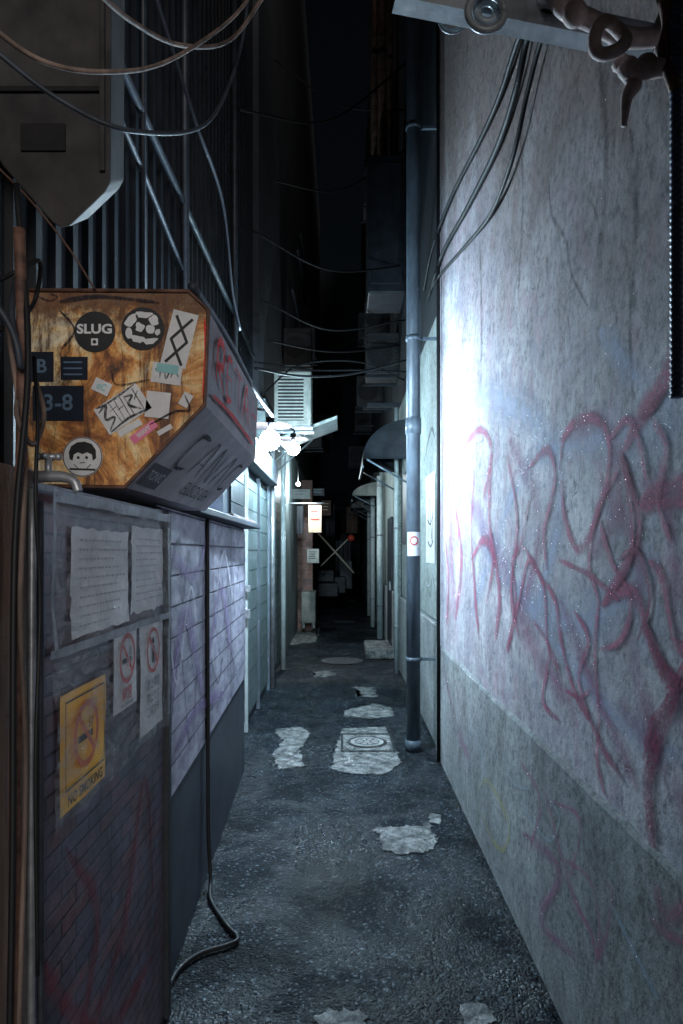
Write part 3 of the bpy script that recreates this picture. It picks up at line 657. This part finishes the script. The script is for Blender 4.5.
for i,(cx,cy,y,w,h) in enumerate(((328,590,18,.5,.35),(326,576,18.2,.4,.3),(338,585,19,.4,.45),(346,575,19.5,.35,.8))):
    p=P(cx,cy,y); q=box("crate",p.x-w/2,p.x+w/2,y,y+.4,max(0,p.z-h/2),p.z+h/2,M_dark2,None,.01); tag(q,"dark stacked storage crate in the alley","crate","dark stacked crates")
    for k in range(3): box("slat",p.x-w/2-.01,p.x+w/2+.01,y-.012,y-.002,max(0,p.z-h/2)+h*.3*k+.03,max(0,p.z-h/2)+h*.3*k+.07,M_dark2,q,.003)
for i,(cx,cy,y,w,h,m) in enumerate(((300,520,12.2,.12,.5,M_dark2),(330,520,20,.3,.9,M_dark2),(352,520,21,.35,.8,M_brownw),(343,556,22,.5,1.0,M_dark2))):
    p=P(cx,cy,y); n8=10
    V=[]
    for k in range(n8+1):
        x=p.x-w/2+w*k/n8; yy=y+.03*math.sin(k*1.9+i)
        V+=[(x,yy,p.z+h/2),(x,yy,p.z-h/2+.02*math.sin(k*2.3))]
    q=mk("cloth_banner",V,[(2*k,2*k+1,2*k+3,2*k+2) for k in range(n8)],m,None,True); tag(q,"dark cloth banner hanging at a shop front","banner","cloth banners at the shop fronts")
lp=P(298,484,11.3); e=empty("shop_lantern",lp); tag(e,"small lit lantern over the far shop door","lantern")
v,f=sphereg(lp,.035,12,8); mk("lamp_globe",v,f,emis("bulb_warm",(1,.93,.85),12),e,True)
tube("cord",[lp+Vector((0,0,.035)),lp+Vector((0,0,.4))],.006,M_black,e,6,False)
l=bpy.data.lights.new("lamp_light",'POINT'); l.energy=130; l.shadow_soft_size=.03; l.color=(.8,.95,1)
lo=bpy.data.objects.new("lamp_light",l); COL.objects.link(lo); lo.parent=e; lo.location=(.09,.0,-.03)
# ------------------------------------------------------------ rusted box
YB=1.8;YE=2.85
pr=[(-.83,2.29),(-.405,2.287),(-.352,2.238),(-.362,1.987),(-.572,1.771),(-.83,1.775)]
bx=empty("metal_hood_box",(-.6,2.4,1.77)); tag(bx,"rusty sticker-covered angular metal box hung on the wall","metal box")
n=6
V=[(x,YB+.012,z) for x,z in pr]+[(x,YE,z) for x,z in pr]
body=mk("body",V,[(0,1,n+1,n),(1,2,n+2,n+1),(2,3,n+3,n+2),(5,0,n,n+5),tuple(range(n,2*n))],M_boxs,bx)
mk("underside",[V[3],V[4],V[5],V[n+3],V[n+4],V[n+5]],[(0,1,4,3),(1,2,5,4)],M_boxu,bx)
fp=mk("front_panel",[(x,YB,z) for x,z in pr]+[(x,YB+.014,z) for x,z in pr],[tuple(range(n))[::-1]]+[(i,(i+1)%n,n+(i+1)%n,n+i) for i in range(n)],M_rust,bx); bev(fp,.004,2)
rim=[Vector((x,YB-.002,z)) for x,z in pr]
v,f=tubeg([rim[i] for i in (0,1,2,3,4,5)],.0055,8,False); mk("rim",v,f,M_rpipe,bx,True)
fB=Fr((0,YB,0),(1,0,0),(0,0,1))
def bp(px,py): p=P(px,py,YB); return p.x,p.z
K=YB/F
def sticker_disc(px,py,rp,m,label,off=.0022):
    a,b=bp(px,py); o=D("sticker",[ddisc(fB,a,b,rp*K,off)],m,bx,label); return o,a,b
o,a,b=sticker_disc(95,332,20.5,M_ink,"round black sticker with white lettering")
text("lettering","SLUG",fB,a,b+.006,.034,.0035,M_white,o,bold=.0012,xs=1.15)
D("mark",[drect(fB,a-.009,a+.009,b-.036,b-.018,.0035)],M_white,o); D("mark",[ddisc(fB,a,b-.027,.005,.0045,16)],M_ink,o)
o,a,b=sticker_disc(143,329,21.5,M_ink,"round black and white patterned sticker")
prts=[]
for i,(cx_,cy_,sa,sb_,ang) in enumerate(((-.030,.022,.026,.013,.9),(.002,.036,.028,.010,.1),(.030,.022,.018,.012,-.8),(-.008,.004,.016,.011,.5),(.020,-.002,.015,.012,1.2),(-.036,-.012,.020,.009,1.6),(-.014,-.028,.024,.012,-.3),(.020,-.034,.024,.010,.3),(.040,-.010,.012,.007,1.2))):
    nn=14; prts.append(([fB.p(a+cx_+math.cos(ang)*sa*.75*math.cos(t)*(1+.35*math.sin(3*t+i))-math.sin(ang)*sb_*math.sin(t),b+cy_+math.sin(ang)*sa*.75*math.cos(t)+math.cos(ang)*sb_*math.sin(t)*(1+.35*math.cos(2*t+i)),.0035+i*.0002) for t in [2*math.pi*k/nn for k in range(nn)]],[tuple(range(nn))]))
D("mark",prts,M_white,o)
a,b=bp(179,342); fx=fB.rot(a,b,math.radians(-14))
o=D("sticker",[drect(fx,-.034,.034,-.066,.080,.0026)],M_white,bx,"white rectangular sticker with black cross lattice")
l=[]
for k,(bb0) in enumerate((-.028,.034)):
    l+=[dline(fx,(-.022,bb0-.032),(.022,bb0+.032),.0075,.0036),dline(fx,(.022,bb0-.032),(-.022,bb0+.032),.0075,.0039)]
D("mark",l,M_ink,o)
for (x0,x1,y0,y1,t,s) in ((30,54,352,382,"B",.05),(61,88,357,380,"",.03),(33,84,386,421,"3-8",.060)):
    a0,b1=bp(x0,y0);a1,b0=bp(x1,y1); o=D("plate",[drect(fB,a0,a1,b0,b1,.0026)],M_bluek,bx,"navy address plate")
    if t: text("lettering",t,fB,(a0+a1)/2,(b0+b1)/2,s,.0036,M_ltblue,o,bold=.001)
    else: D("lettering",[drect(fB,a0+.008,a1-.014,b0+.012+k*.016,b0+.016+k*.016,.0036) for k in range(3)],M_ltblue,o)
def rs(px,py,w,h,ang,m,label,marks=None,mm=M_ink,off=.0028,scr=None):
    a,b=bp(px,py); fx=fB.rot(a,b,math.radians(ang)); w*=K;h*=K
    o=D("sticker",[drect(fx,-w/2,w/2,-h/2,h/2,off)],m,bx,label)
    if marks: text("lettering",marks,fx,0,0,h*.75,off+.001,mm,o,bold=.0008,xs=.8)
    if scr: ribbons("lettering",fx,[([(x*w/2,y*h/2) for x,y in s_],w*.075) for s_ in scr],S_blk,o,off+.001)
    return o,fx
rs(123,409,50,30,33,M_white,"slanted white tag sticker with black scrawl",scr=[[(-.9,.6),(-.5,.8),(-.8,0),(-.45,-.2),(-.9,-.8)],[(-.35,.8),(-.3,-.8)],[(-.5,.3),(-.15,.35)],[(-.1,.8),(-.15,-.7)],[(-.2,.1),(.15,.15)],[(.1,-.8),(.15,.8)],[(.3,.7),(.28,-.7)],[(.3,.6),(.6,.4),(.3,.0),(.65,-.7)],[(.75,.8),(.72,-.8)],[(.9,.5),(.6,.1)],[(-.9,-.9),(0,-.75),(.9,-.95)],[(-.9,.95),(-.2,.85),(.9,.95)]])
rs(158,405,24,26,-6,M_paper,"blank off-white square sticker")
rs(167,374,30,20,-8,M_white,"white sticker with teal scrawl",None,M_teal,.0032,[[(-.8,.2),(-.5,.6),(-.4,-.6)],[(-.2,.5),(0,-.5),(.2,.4)],[(.3,-.4),(.5,.6),(.8,-.2)]])
rs(168,369,22,9,-8,M_teal,"small teal sticker strip",off=.0046)
rs(102,387,18,13,-25,M_white,"small white sticker with teal mark","oC",M_teal)
rs(144,432,30,9,38,M_pink,"narrow pink sticker","WAVY",M_white)
rs(130,428,26,7,30,M_white,"narrow white sticker")
rs(165,430,16,5,30,M_paper,"torn paper scrap")
rs(186,400,14,10,60,M_paper,"torn paper scrap")
o,a,b=sticker_disc(83,457,20,M_white,"round white sticker with inked round face design",.0028)
D("mark",[dring(fB,a,b,.0495,.052,.0034)],M_grey,o)
hair=[(-.034,-.006),(-.036,.012),(-.030,.028),(-.014,.038),(.006,.040),(.024,.034),(.035,.018),(.036,-.004),(.027,-.010),(.025,.006),(.012,.012),(0,.007),(-.012,.012),(-.023,.006),(-.026,-.010)]
D("mark",[([fB.p(a+x,b+y,.0038) for x,y in hair],[tuple(range(len(hair)))[::-1]])],M_ink,o)
D("mark",[ddisc(fB,a-.011,b-.002,.004,.0044,10),ddisc(fB,a+.011,b-.002,.004,.0044,10),dline(fB,(a-.007,b-.016),(a+.007,b-.015),.002,.0044),dline(fB,(a-.022,b-.02),(a-.012,b-.03),.002,.0044),dline(fB,(a+.022,b-.02),(a+.012,b-.03),.002,.0044),dline(fB,(a-.034,b-.032),(a+.034,b-.034),.005,.0044)],M_ink,o)
ribbons("graffiti",fB,[([bp(150,425),bp(175,412),bp(190,410),bp(185,395)],.008),([bp(60,310),bp(75,330),bp(62,350)],.01),([bp(36,296),bp(50,301),bp(58,297),bp(50,294)],.006),([bp(60,302),bp(100,297),bp(160,303)],.02),([bp(112,372),bp(118,385),bp(150,380)],.008)],S_blk,bx,.005)
ribbons("graffiti",fB,[([bp(205,318),bp(206,350),bp(203,398)],.008)],S_red,bx,.0062)
fSide=Fr((-.357,YB,1.987),(0,1,0),(.0099,0,.251))
ribbons("graffiti",fSide,[([(.10,.09),(.12,.20),(.20,.21),(.20,.15),(.13,.14),(.22,.08)],.026),([(.36,.21),(.28,.20),(.28,.09),(.36,.09)],.026),([(.28,.15),(.35,.15)],.022),([(.42,.21),(.58,.21)],.026),([(.5,.21),(.5,.08)],.026),([(.60,.08),(.68,.21),(.75,.08)],.026),([(.63,.13),(.72,.13)],.02),([(.84,.21),(.84,.08)],.026),([(.84,.15),(.97,.15)],.022),([(.97,.21),(.97,.08)],.026),([(.06,.04),(.4,.05),(.9,.04)],.018)],S_red,bx,.003,True,1.3)
su=Vector((-.362+.572,0,1.987-1.771)); fSl=Fr((-.572,YB,1.771),(0,1,0),su)
ribbons("graffiti",fSl,[([(.30,.24),(.2,.23),(.2,.12),(.31,.12)],.024),([(.36,.11),(.42,.25),(.48,.11)],.024),([(.38,.16),(.46,.16)],.018),([(.54,.11),(.54,.25),(.64,.11),(.64,.25)],.024),([(.70,.11),(.76,.25),(.82,.11)],.024),([(.96,.24),(.88,.23),(.88,.12),(.97,.12)],.024)],S_blk,bx,.003)
text("lettering","ELISOS GH",fSl,.66,.06,.075,.004,M_grey,bx,xs=1.1)
stq=D("sticker",[drect(fSl,.04,.22,.02,.10,.003)],M_grey,bx,"small printed label on the underside")
text("lettering","TONIC",fSl,.13,.06,.045,.004,M_white,stq)
tb=tube("pipe",[(-.40,YB+.02,2.31),(-.385,2.3,2.315),(-.385,3.0,2.31),(-.42,4.1,2.42)],.012,M_cond); tag(tb,"thin metal pipe running along the box top","pipe")
# ------------------------------------------------------------ signs on tiled wall
def sgn(nm,a0,a1,b0,b1,m,label,catn,off=.003,wob=.004,rag=.0):
    o=slab(nm,frP,a0,a1,b0,b1,.0015,m,None,wob,off,rag); tag(o,label,catn); return o
fo=.0125
fi=mat("faint_ink",(.36,.35,.37),(.3,.29,.31),20,.6,0,0,0)
p1=sgn("poster",1.52,1.93,1.405,1.655,M_paper,"creased white handwritten poster under plastic film","poster",rag=.012)
def scrib(par,a0,a1,b1,rows,dz):
    r=random.Random(int(a0*100)); P_=[]
    for k in range(rows):
        x=a0+r.random()*.01; end=a0+(a1-a0)*r.uniform(.6,1)
        while x<end:
            w=r.uniform(.006,.022); P_.append(drect(frP,x,x+w,b1-dz*k-.0045,b1-dz*k,fo)); x+=w+r.uniform(.004,.01)
    D("lettering",P_,fi,par)
scrib(p1,1.55,1.90,1.63,10,.022)
p2=sgn("poster",1.955,2.30,1.42,1.675,M_paper,"creased white printed notice under plastic film","poster",rag=.01)
scrib(p2,1.98,2.27,1.64,10,.02)
def nosmoke(par,a,b,r,off,red,ink):
    D("cigarette",[dline(frP,(a-r*.6,b-r*.08),(a+r*.3,b-r*.08),r*.2,off)],ink,par)
    D("cigarette_tip",[dline(frP,(a+r*.34,b-r*.08),(a+r*.52,b-r*.08),r*.2,off),dline(frP,(a+r*.42,b+r*.1),(a+r*.5,b+r*.4),r*.07,off),dline(frP,(a+r*.25,b+r*.1),(a+r*.3,b+r*.45),r*.07,off)],ink,par)
    D("prohibition_ring",[dring(frP,a,b,r*.8,r,off+.001),dline(frP,(a-r*.6,b+r*.6),(a+r*.6,b-r*.6),r*.18,off+.0016)],red,par)
s=sgn("no_smoking_sign",1.80,2.0,1.165,1.39,M_white,"white no smoking sign with red prohibition ring","sign",.004)
nosmoke(s,1.90,1.305,.07,fo,M_red,M_ink)
text("lettering","禁煙",frP,1.90,1.205,.042,fo,M_red,s,bold=.001); text("lettering","NO SMOKING",frP,1.90,1.178,.016,fo,M_ink,s)
s=sgn("no_smoking_sign",2.04,2.29,1.04,1.375,M_white,"taller white notice with red ring pictogram and text lines","sign",.004)
D("prohibition_ring",[dring(frP,2.165,1.29,.06,.072,fo),dline(frP,(2.12,1.335),(2.21,1.245),.012,fo+.0006)],M_red,s)
D("pictogram",[ddisc(frP,2.165,1.32,.012,fo-.0008),drect(frP,2.15,2.18,1.25,1.305,fo-.0008)],M_ink,s)
for k,t in enumerate(("路上喫煙","禁止です","ご協力を")): text("lettering",t,frP,2.165,1.185-.042*k,.036,fo,M_ink,s)
s=sgn("no_smoking_sign",1.457,1.735,1.03,1.29,M_yel,"yellow no smoking sign with black cigarette symbol","sign",.004)
D("border",[drect(frP,1.475,1.717,1.078,1.082,fo),drect(frP,1.475,1.717,1.27,1.274,fo),drect(frP,1.475,1.479,1.0825,1.2695,fo),drect(frP,1.713,1.717,1.0825,1.2695,fo)],M_ink,s)
nosmoke(s,1.596,1.178,.078,fo,mat("orange_red_ink",(.55,.12,.02),(.4,.08,.02),20,.5,0,0,0),M_ink)
text("lettering","NO SMOKING",frP,1.596,1.053,.034,fo,M_ink,s,bold=.0006)
fl=slab("plastic_film",frP,1.40,2.33,1.38,1.725,.012,M_film,None,.014,.004,.01); tag(fl,"crinkled clear plastic film taped over the posters","plastic film")
fl=slab("plastic_film",frP,1.40,2.31,1.02,1.37,.012,M_film,None,.012,.006,.012); tag(fl,"crinkled clear plastic film over the smoking signs","plastic film")
for (a0,a1,b0,b1) in ((1.39,2.335,1.703,1.728),(1.39,2.335,1.378,1.398),(1.388,1.405,1.4,1.72),(2.305,2.33,1.05,1.68)):
    t_=slab("tape_strip",frP,a0,a1,b0,b1,.001,M_tape,None,.008,.018,.006); tag(t_,"silvery adhesive tape strip holding down the film","tape","tape strips around the posters")
# ------------------------------------------------------------ near-left
q=box("wooden_post",-.68,-.612,1.03,1.10,0,2.2,M_wood,None,.006); tag(q,"weathered splintered wooden post at the wall end","post")
q=box("wooden_board",-.66,-.605,1.20,1.34,0,1.76,M_wood,None,.005); tag(q,"weathered upright board beside the tiled wall","board")
def T(name,pts,r,m,label,catn,grp=None,sides=8,smooth=True):
    o=tube(name,pts,r,m,None,sides,smooth); tag(o,label,catn,grp); return o
T("pipe",[(-.585,1.22,0),(-.585,1.22,.9),(-.59,1.235,1.3),(-.585,1.25,1.9),(-.60,1.27,2.2)],.011,M_rpipe,"rusty thin water pipe rising beside the board","pipe")
T("pipe",[(-.588,1.29,0),(-.588,1.29,1.0),(-.588,1.295,1.72)],.008,M_galv,"thin grey conduit beside the rusty pipe","pipe")
T("pipe",[(-.59,1.335,0),(-.592,1.34,1.0),(-.59,1.335,1.70)],.007,M_cond,"thin dark conduit at the board edge","pipe")
T("cable",[(-.58,1.17,0.3),(-.575,1.19,1.0),(-.58,1.21,1.6),(-.57,1.24,1.95),(-.62,1.3,2.3)],.006,M_black,"black cable tied along the rusty pipe","cable","loose black cables")
T("cable",[(-.66,1.16,2.12),(-.585,1.2,2.0),(-.575,1.22,1.93),(-.60,1.24,2.03),(-.62,1.3,2.12)],.006,M_cond,"coiled grey cable at the wall end","cable")
T("cable",[(-.575,1.24,1.75),(-.57,1.21,1.5),(-.575,1.24,1.2),(-.57,1.2,.7),(-.58,1.2,.1)],.005,M_wood,"brown cord hanging beside the board","cable")
T("cable",[(-.60,1.33,1.98),(-.575,1.29,1.85),(-.57,1.27,1.70),(-.575,1.30,1.5),(-.57,1.27,1.2),(-.575,1.29,.8)],.004,M_black,"thin black cable looping down the board","cable","loose black cables")
T("cable",[(-.64,1.30,2.05),(-.60,1.26,1.90),(-.58,1.22,1.84),(-.575,1.27,1.80),(-.585,1.34,1.87),(-.62,1.38,1.95)],.005,M_wood,"tangled brown cord by the tap","cable")
fc=empty("faucet",(-.587,1.36,1.72)); tag(fc,"old steel water tap on the wall pipe","tap")
y0=1.36
tube("tap_body",[(-.66,y0,1.745),(-.60,y0,1.75),(-.56,y0,1.75),(-.535,y0,1.742),(-.525,y0,1.72)],lambda t:.013-.004*t,M_galv,fc,12)
tube("valve_stem",[(-.585,y0,1.75),(-.585,y0,1.785)],.007,M_galv,fc,10,False)
v,f=join([tubeg([(-.605,y0,1.79),(-.565,y0,1.79)],.006,8,False),tubeg([(-.585,y0-.02,1.79),(-.585,y0+.02,1.79)],.006,8,False),sphereg((-.605,y0,1.79),.008,8,6),sphereg((-.565,y0,1.79),.008,8,6)])
mk("tap_handle",v,f,M_galv,fc,True)
tube("collar",[(-.635,y0,1.747),(-.62,y0,1.748)],.02,M_galv,fc,12,False)
c3=AB(3.29)
T("cable",[(c3.x+.02,3.29,1.76),(c3.x+.022,3.28,1.3),(c3.x+.02,3.30,.8),(c3.x+.025,3.28,.3),(c3.x+.04,3.26,.05),(-.60,3.12,.012),(-.50,2.92,.012),(-.43,2.81,.012),(-.46,2.76,.012),(-.56,2.70,.012),(-.62,2.6,.012),(-.63,2.45,.012),(-.60,2.2,.012)],.0095,M_black,"thick black cable dropping down the siding onto the asphalt","cable","loose black cables",10)
T("cable",[(-.60,2.36,1.7),(-.598,2.37,1.0),(-.60,2.36,.0)],.006,M_black,"black cable running down the corner post","cable","loose black cables")
q=box("wooden_batten",-.70,-.62,3.9,4.9,1.803,1.82,M_wood,None,.004); tag(q,"wooden batten lying on the siding coping","batten")
T("conduit",[(-1.0,1.2,3.80),(-1.0,7.7,3.80)],.022,M_cond,"long grey conduit along the ribbed wall","conduit","conduits along the ribbed wall",10,False)
T("conduit",[(-1.0,1.2,3.60),(-1.0,3.1,3.55),(-1.0,5.4,3.2),(-1.0,7.5,3.1)],.014,M_cond,"thin conduit along the ribbed wall","conduit","conduits along the ribbed wall",10)
T("conduit",[(-.99,4.3,2.2),(-.99,4.3,8.5)],.028,M_dark2,"vertical grey conduit on the ribbed wall","conduit","conduits along the ribbed wall",10,False)
T("conduit",[(-.99,6.3,2.2),(-.99,6.3,8.5)],.03,M_dark2,"vertical dark conduit on the ribbed wall","conduit","conduits along the ribbed wall",10,False)
T("conduit",[(-.99,3.4,2.2),(-.99,3.4,8.5)],.014,M_dark2,"thin vertical conduit on the ribbed wall","conduit","conduits along the ribbed wall",10,False)
def cab(pxs,r,m=M_black,lab="sagging black overhead cable",grp="sagging overhead cables"):
    return T("cable",[P(*p) for p in pxs],r,m,lab,"cable",grp)
cab([(-30,10,1.5),(40,60,1.6),(110,72,1.7),(170,60,2.0),(230,20,2.4),(262,-20,2.6)],.006,M_wood)
cab([(-30,30,1.5),(60,100,1.6),(140,132,1.7),(210,120,2.3),(240,50,2.7),(250,-20,2.8)],.006,M_cond)
cab([(85,-20,1.7),(130,20,1.9),(180,45,2.2),(230,40,2.5),(268,-10,2.6)],.007,M_wood)
cab([(150,-20,2.6),(195,120,3.0),(222,200,3.4),(232,290,3.8),(240,330,4.0)],.009,M_cond)
cab([(-20,150,1.5),(30,200,1.6),(70,250,1.7),(95,290,1.79)],.0025,M_rpipe,"thin tan wire slanting down to the rusty box","thin tan wires")
cab([(0,280,1.5),(20,270,1.5),(40,262,1.55),(35,300,1.6),(20,320,1.5),(0,330,1.4)],.005)
cab([(255,368,6),(300,376,6.3),(350,374,6.8),(400,362,7.2),(425,355,7.5)],.012,M_black)
cab([(255,362,6.5),(310,370,7),(360,370,7.5),(410,372,8)],.01)
cab([(262,395,7),(300,365,7.5),(360,362,8),(404,380,8.5)],.01)
for (a_,b_,m_) in (((252,230,6.5),(410,265,8),(330,270,7.2)),((262,300,8),(405,320,9),(330,330,8.5)),((270,180,8),(405,150,9),(340,190,8.5)),((240,110,6),(410,60,7.5),(330,120,7)),((265,340,9),(405,345,10),(335,352,9.5)),((275,60,9),(405,110,9),(340,105,9))):
    cab([a_,m_,b_],.011,M_black)
# ------------------------------------------------------------ upper right bracket assembly
br=empty("wall_bracket",(.70,1.62,2.8)); tag(br,"perforated galvanised steel bracket arm bolted to the wall","bracket")
a=P(396,-16,1.6);b_=P(604,26,1.66)
fz=Fr(a,(b_-a),(0,0,1)); L=(b_-a).length+.16
def obox(fr,a0,a1,b0,b1,o0,o1):
    V=[fr.p(x,y,z) for z in (o0,o1) for (x,y) in ((a0,b0),(a1,b0),(a1,b1),(a0,b1))]
    return V,[(0,3,2,1),(4,5,6,7),(0,1,5,4),(1,2,6,5),(2,3,7,6),(3,0,4,7)]
M_steelw=mat("pale_steel",(.50,.53,.56),(.28,.30,.32),12,.45,.2,.15,.5)
D("arm",[obox(fz,0,L,-.03,.03,-.003,.003),obox(fz,0,L,-.03,-.025,-.05,-.0031)],M_steelw,br)
D("slot_marks",[([fz.p(x+.011*math.cos(t)*1.4,.004+.006*math.sin(t),.0042) for t in [i*math.pi/8 for i in range(16)]],[tuple(range(16))]) for x in [.09+.14*i for i in range(int(L/.14))]],M_black,br)
n=24
def ringt(px,py,y,r,tr,m,lab,nm="pipe_clamp",cn_="clamp",grp="round clamps on the bracket",tw=0):
    ph=P(px,py,y); ring=[ph+Vector((r*math.cos(2*math.pi*i/n),tw*math.sin(4*math.pi*i/n),r*math.sin(2*math.pi*i/n))) for i in range(n+1)]
    return T(nm,ring,tr,m,lab,cn_,grp,10,False)
ringt(486,12,1.57,.042,.009,M_steelw,"round steel pipe clamp hung from the bracket")
ringt(452,20,1.72,.03,.006,M_steelw,"small round steel pipe clamp hung from the bracket")
ringt(487,12,1.60,.024,.010,M_steelw,"small inner steel ring in the clamp")
T("wrapped_pipe",[P(545,-30,1.6),(P(562,6,1.6)),P(590,20,1.6),P(632,38,1.62),P(700,30,1.62)],.022,M_pinkrag,"tape-wrapped refrigerant pipe bending into the wall","pipe","wrapped refrigerant pipes",14)
T("wrapped_pipe",[P(618,60,1.56),P(628,72,1.56),P(634,84,1.56),P(627,98,1.56),P(624,126,1.56)],lambda t:.018 if t<.55 else .018*(1-(t-.55)*1.4),M_pinkrag,"pinkish wrapped pipe end dangling under the bracket","pipe","wrapped refrigerant pipes",14)
ringt(610,38,1.52,.034,.015,M_pinkrag,"coiled reddish brown hose loop at the bracket","coiled_hose","hose",None,.01)
T("wrapped_pipe",[P(690,60,1.52),P(668,66,1.52),P(640,70,1.54),P(618,62,1.56)],.02,M_pinkrag,"tape-wrapped branch pipe near the wall","pipe","wrapped refrigerant pipes",14)
T("wrapped_pipe",[P(655,-30,1.5),P(668,20,1.52),P(664,52,1.52),P(676,90,1.50)],.014,M_rpipe,"rusty insulated pipe near the wall","pipe","wrapped refrigerant pipes",12)
for (qx,qy,qr) in ((628,68,.024),(646,66,.026),(575,14,.028),(664,50,.022)):
    v,f=sphereg(P(qx,qy,1.55),qr,14,8); q=mk("valve_joint",v,f,M_pinkrag,None,True); tag(q,"lumpy taped valve joint on the wrapped pipe","valve","taped valve joints")
T("spiral_conduit",[(.738,1.505,z/100) for z in range(194,340,1)],lambda t:.0135+.0012*math.sin(t*2*math.pi*100),M_bluepipe,"dark blue ribbed conduit running down the plaster wall","conduit",None,12)
def rwc(L,r,X=.74):
    pts=[]
    for px,py in L:
        y=X*F/(px-CX); pts.append((X,y,H-(py-CY)*y/F))
    T("cable",pts,r,M_black,"black cable bundle draped down the plaster wall","cable","black cables on the plaster wall")
rwc([(560,-20),(530,30),(516,90),(496,150),(466,210),(442,255),(428,300)],.014)
rwc([(548,-20),(520,35),(500,95),(480,140),(450,200),(432,250),(424,290)],.012,.735)
rwc([(575,-20),(545,30),(528,90),(512,160),(490,215),(462,250),(440,275),(430,290)],.010,.73)
# ------------------------------------------------------------ world, sun, camera
w=bpy.data.worlds.new("World"); scene.world=w; w.use_nodes=True
nt=w.node_tree; bg=nt.nodes["Background"]; sky=nt.nodes.new("ShaderNodeTexSky"); sky.sky_type='NISHITA'; sky.sun_disc=False
sky.sun_elevation=math.radians(7); sky.sun_rotation=math.radians(164); nt.links.new(sky.outputs[0],bg.inputs[0]); bg.inputs[1].default_value=.0012
sl=bpy.data.lights.new("rear_fill",'SUN'); sl.energy=1.8; sl.angle=math.radians(26); sl.color=(1,.96,.92)  # added as night fill from behind the camera; no sun shines here
so=bpy.data.objects.new("rear_fill",sl); COL.objects.link(so)
d=Vector((-.27,.93,-.11)); so.rotation_euler=d.to_track_quat('-Z','Y').to_euler()
cam=bpy.data.cameras.new("camera"); co=bpy.data.objects.new("camera",cam); COL.objects.link(co)
co.location=(0,0,H); co.rotation_euler=(math.radians(90),0,0)
cam.sensor_fit='VERTICAL'; cam.sensor_height=36; cam.sensor_width=24; cam.lens=24; cam.shift_y=(CY-512)/1024; cam.shift_x=-.5/1024; cam.clip_end=300; cam.clip_start=.05
scene.camera=co
scene.view_settings.view_transform='Standard'; scene.view_settings.look='None'; scene.view_settings.exposure=0
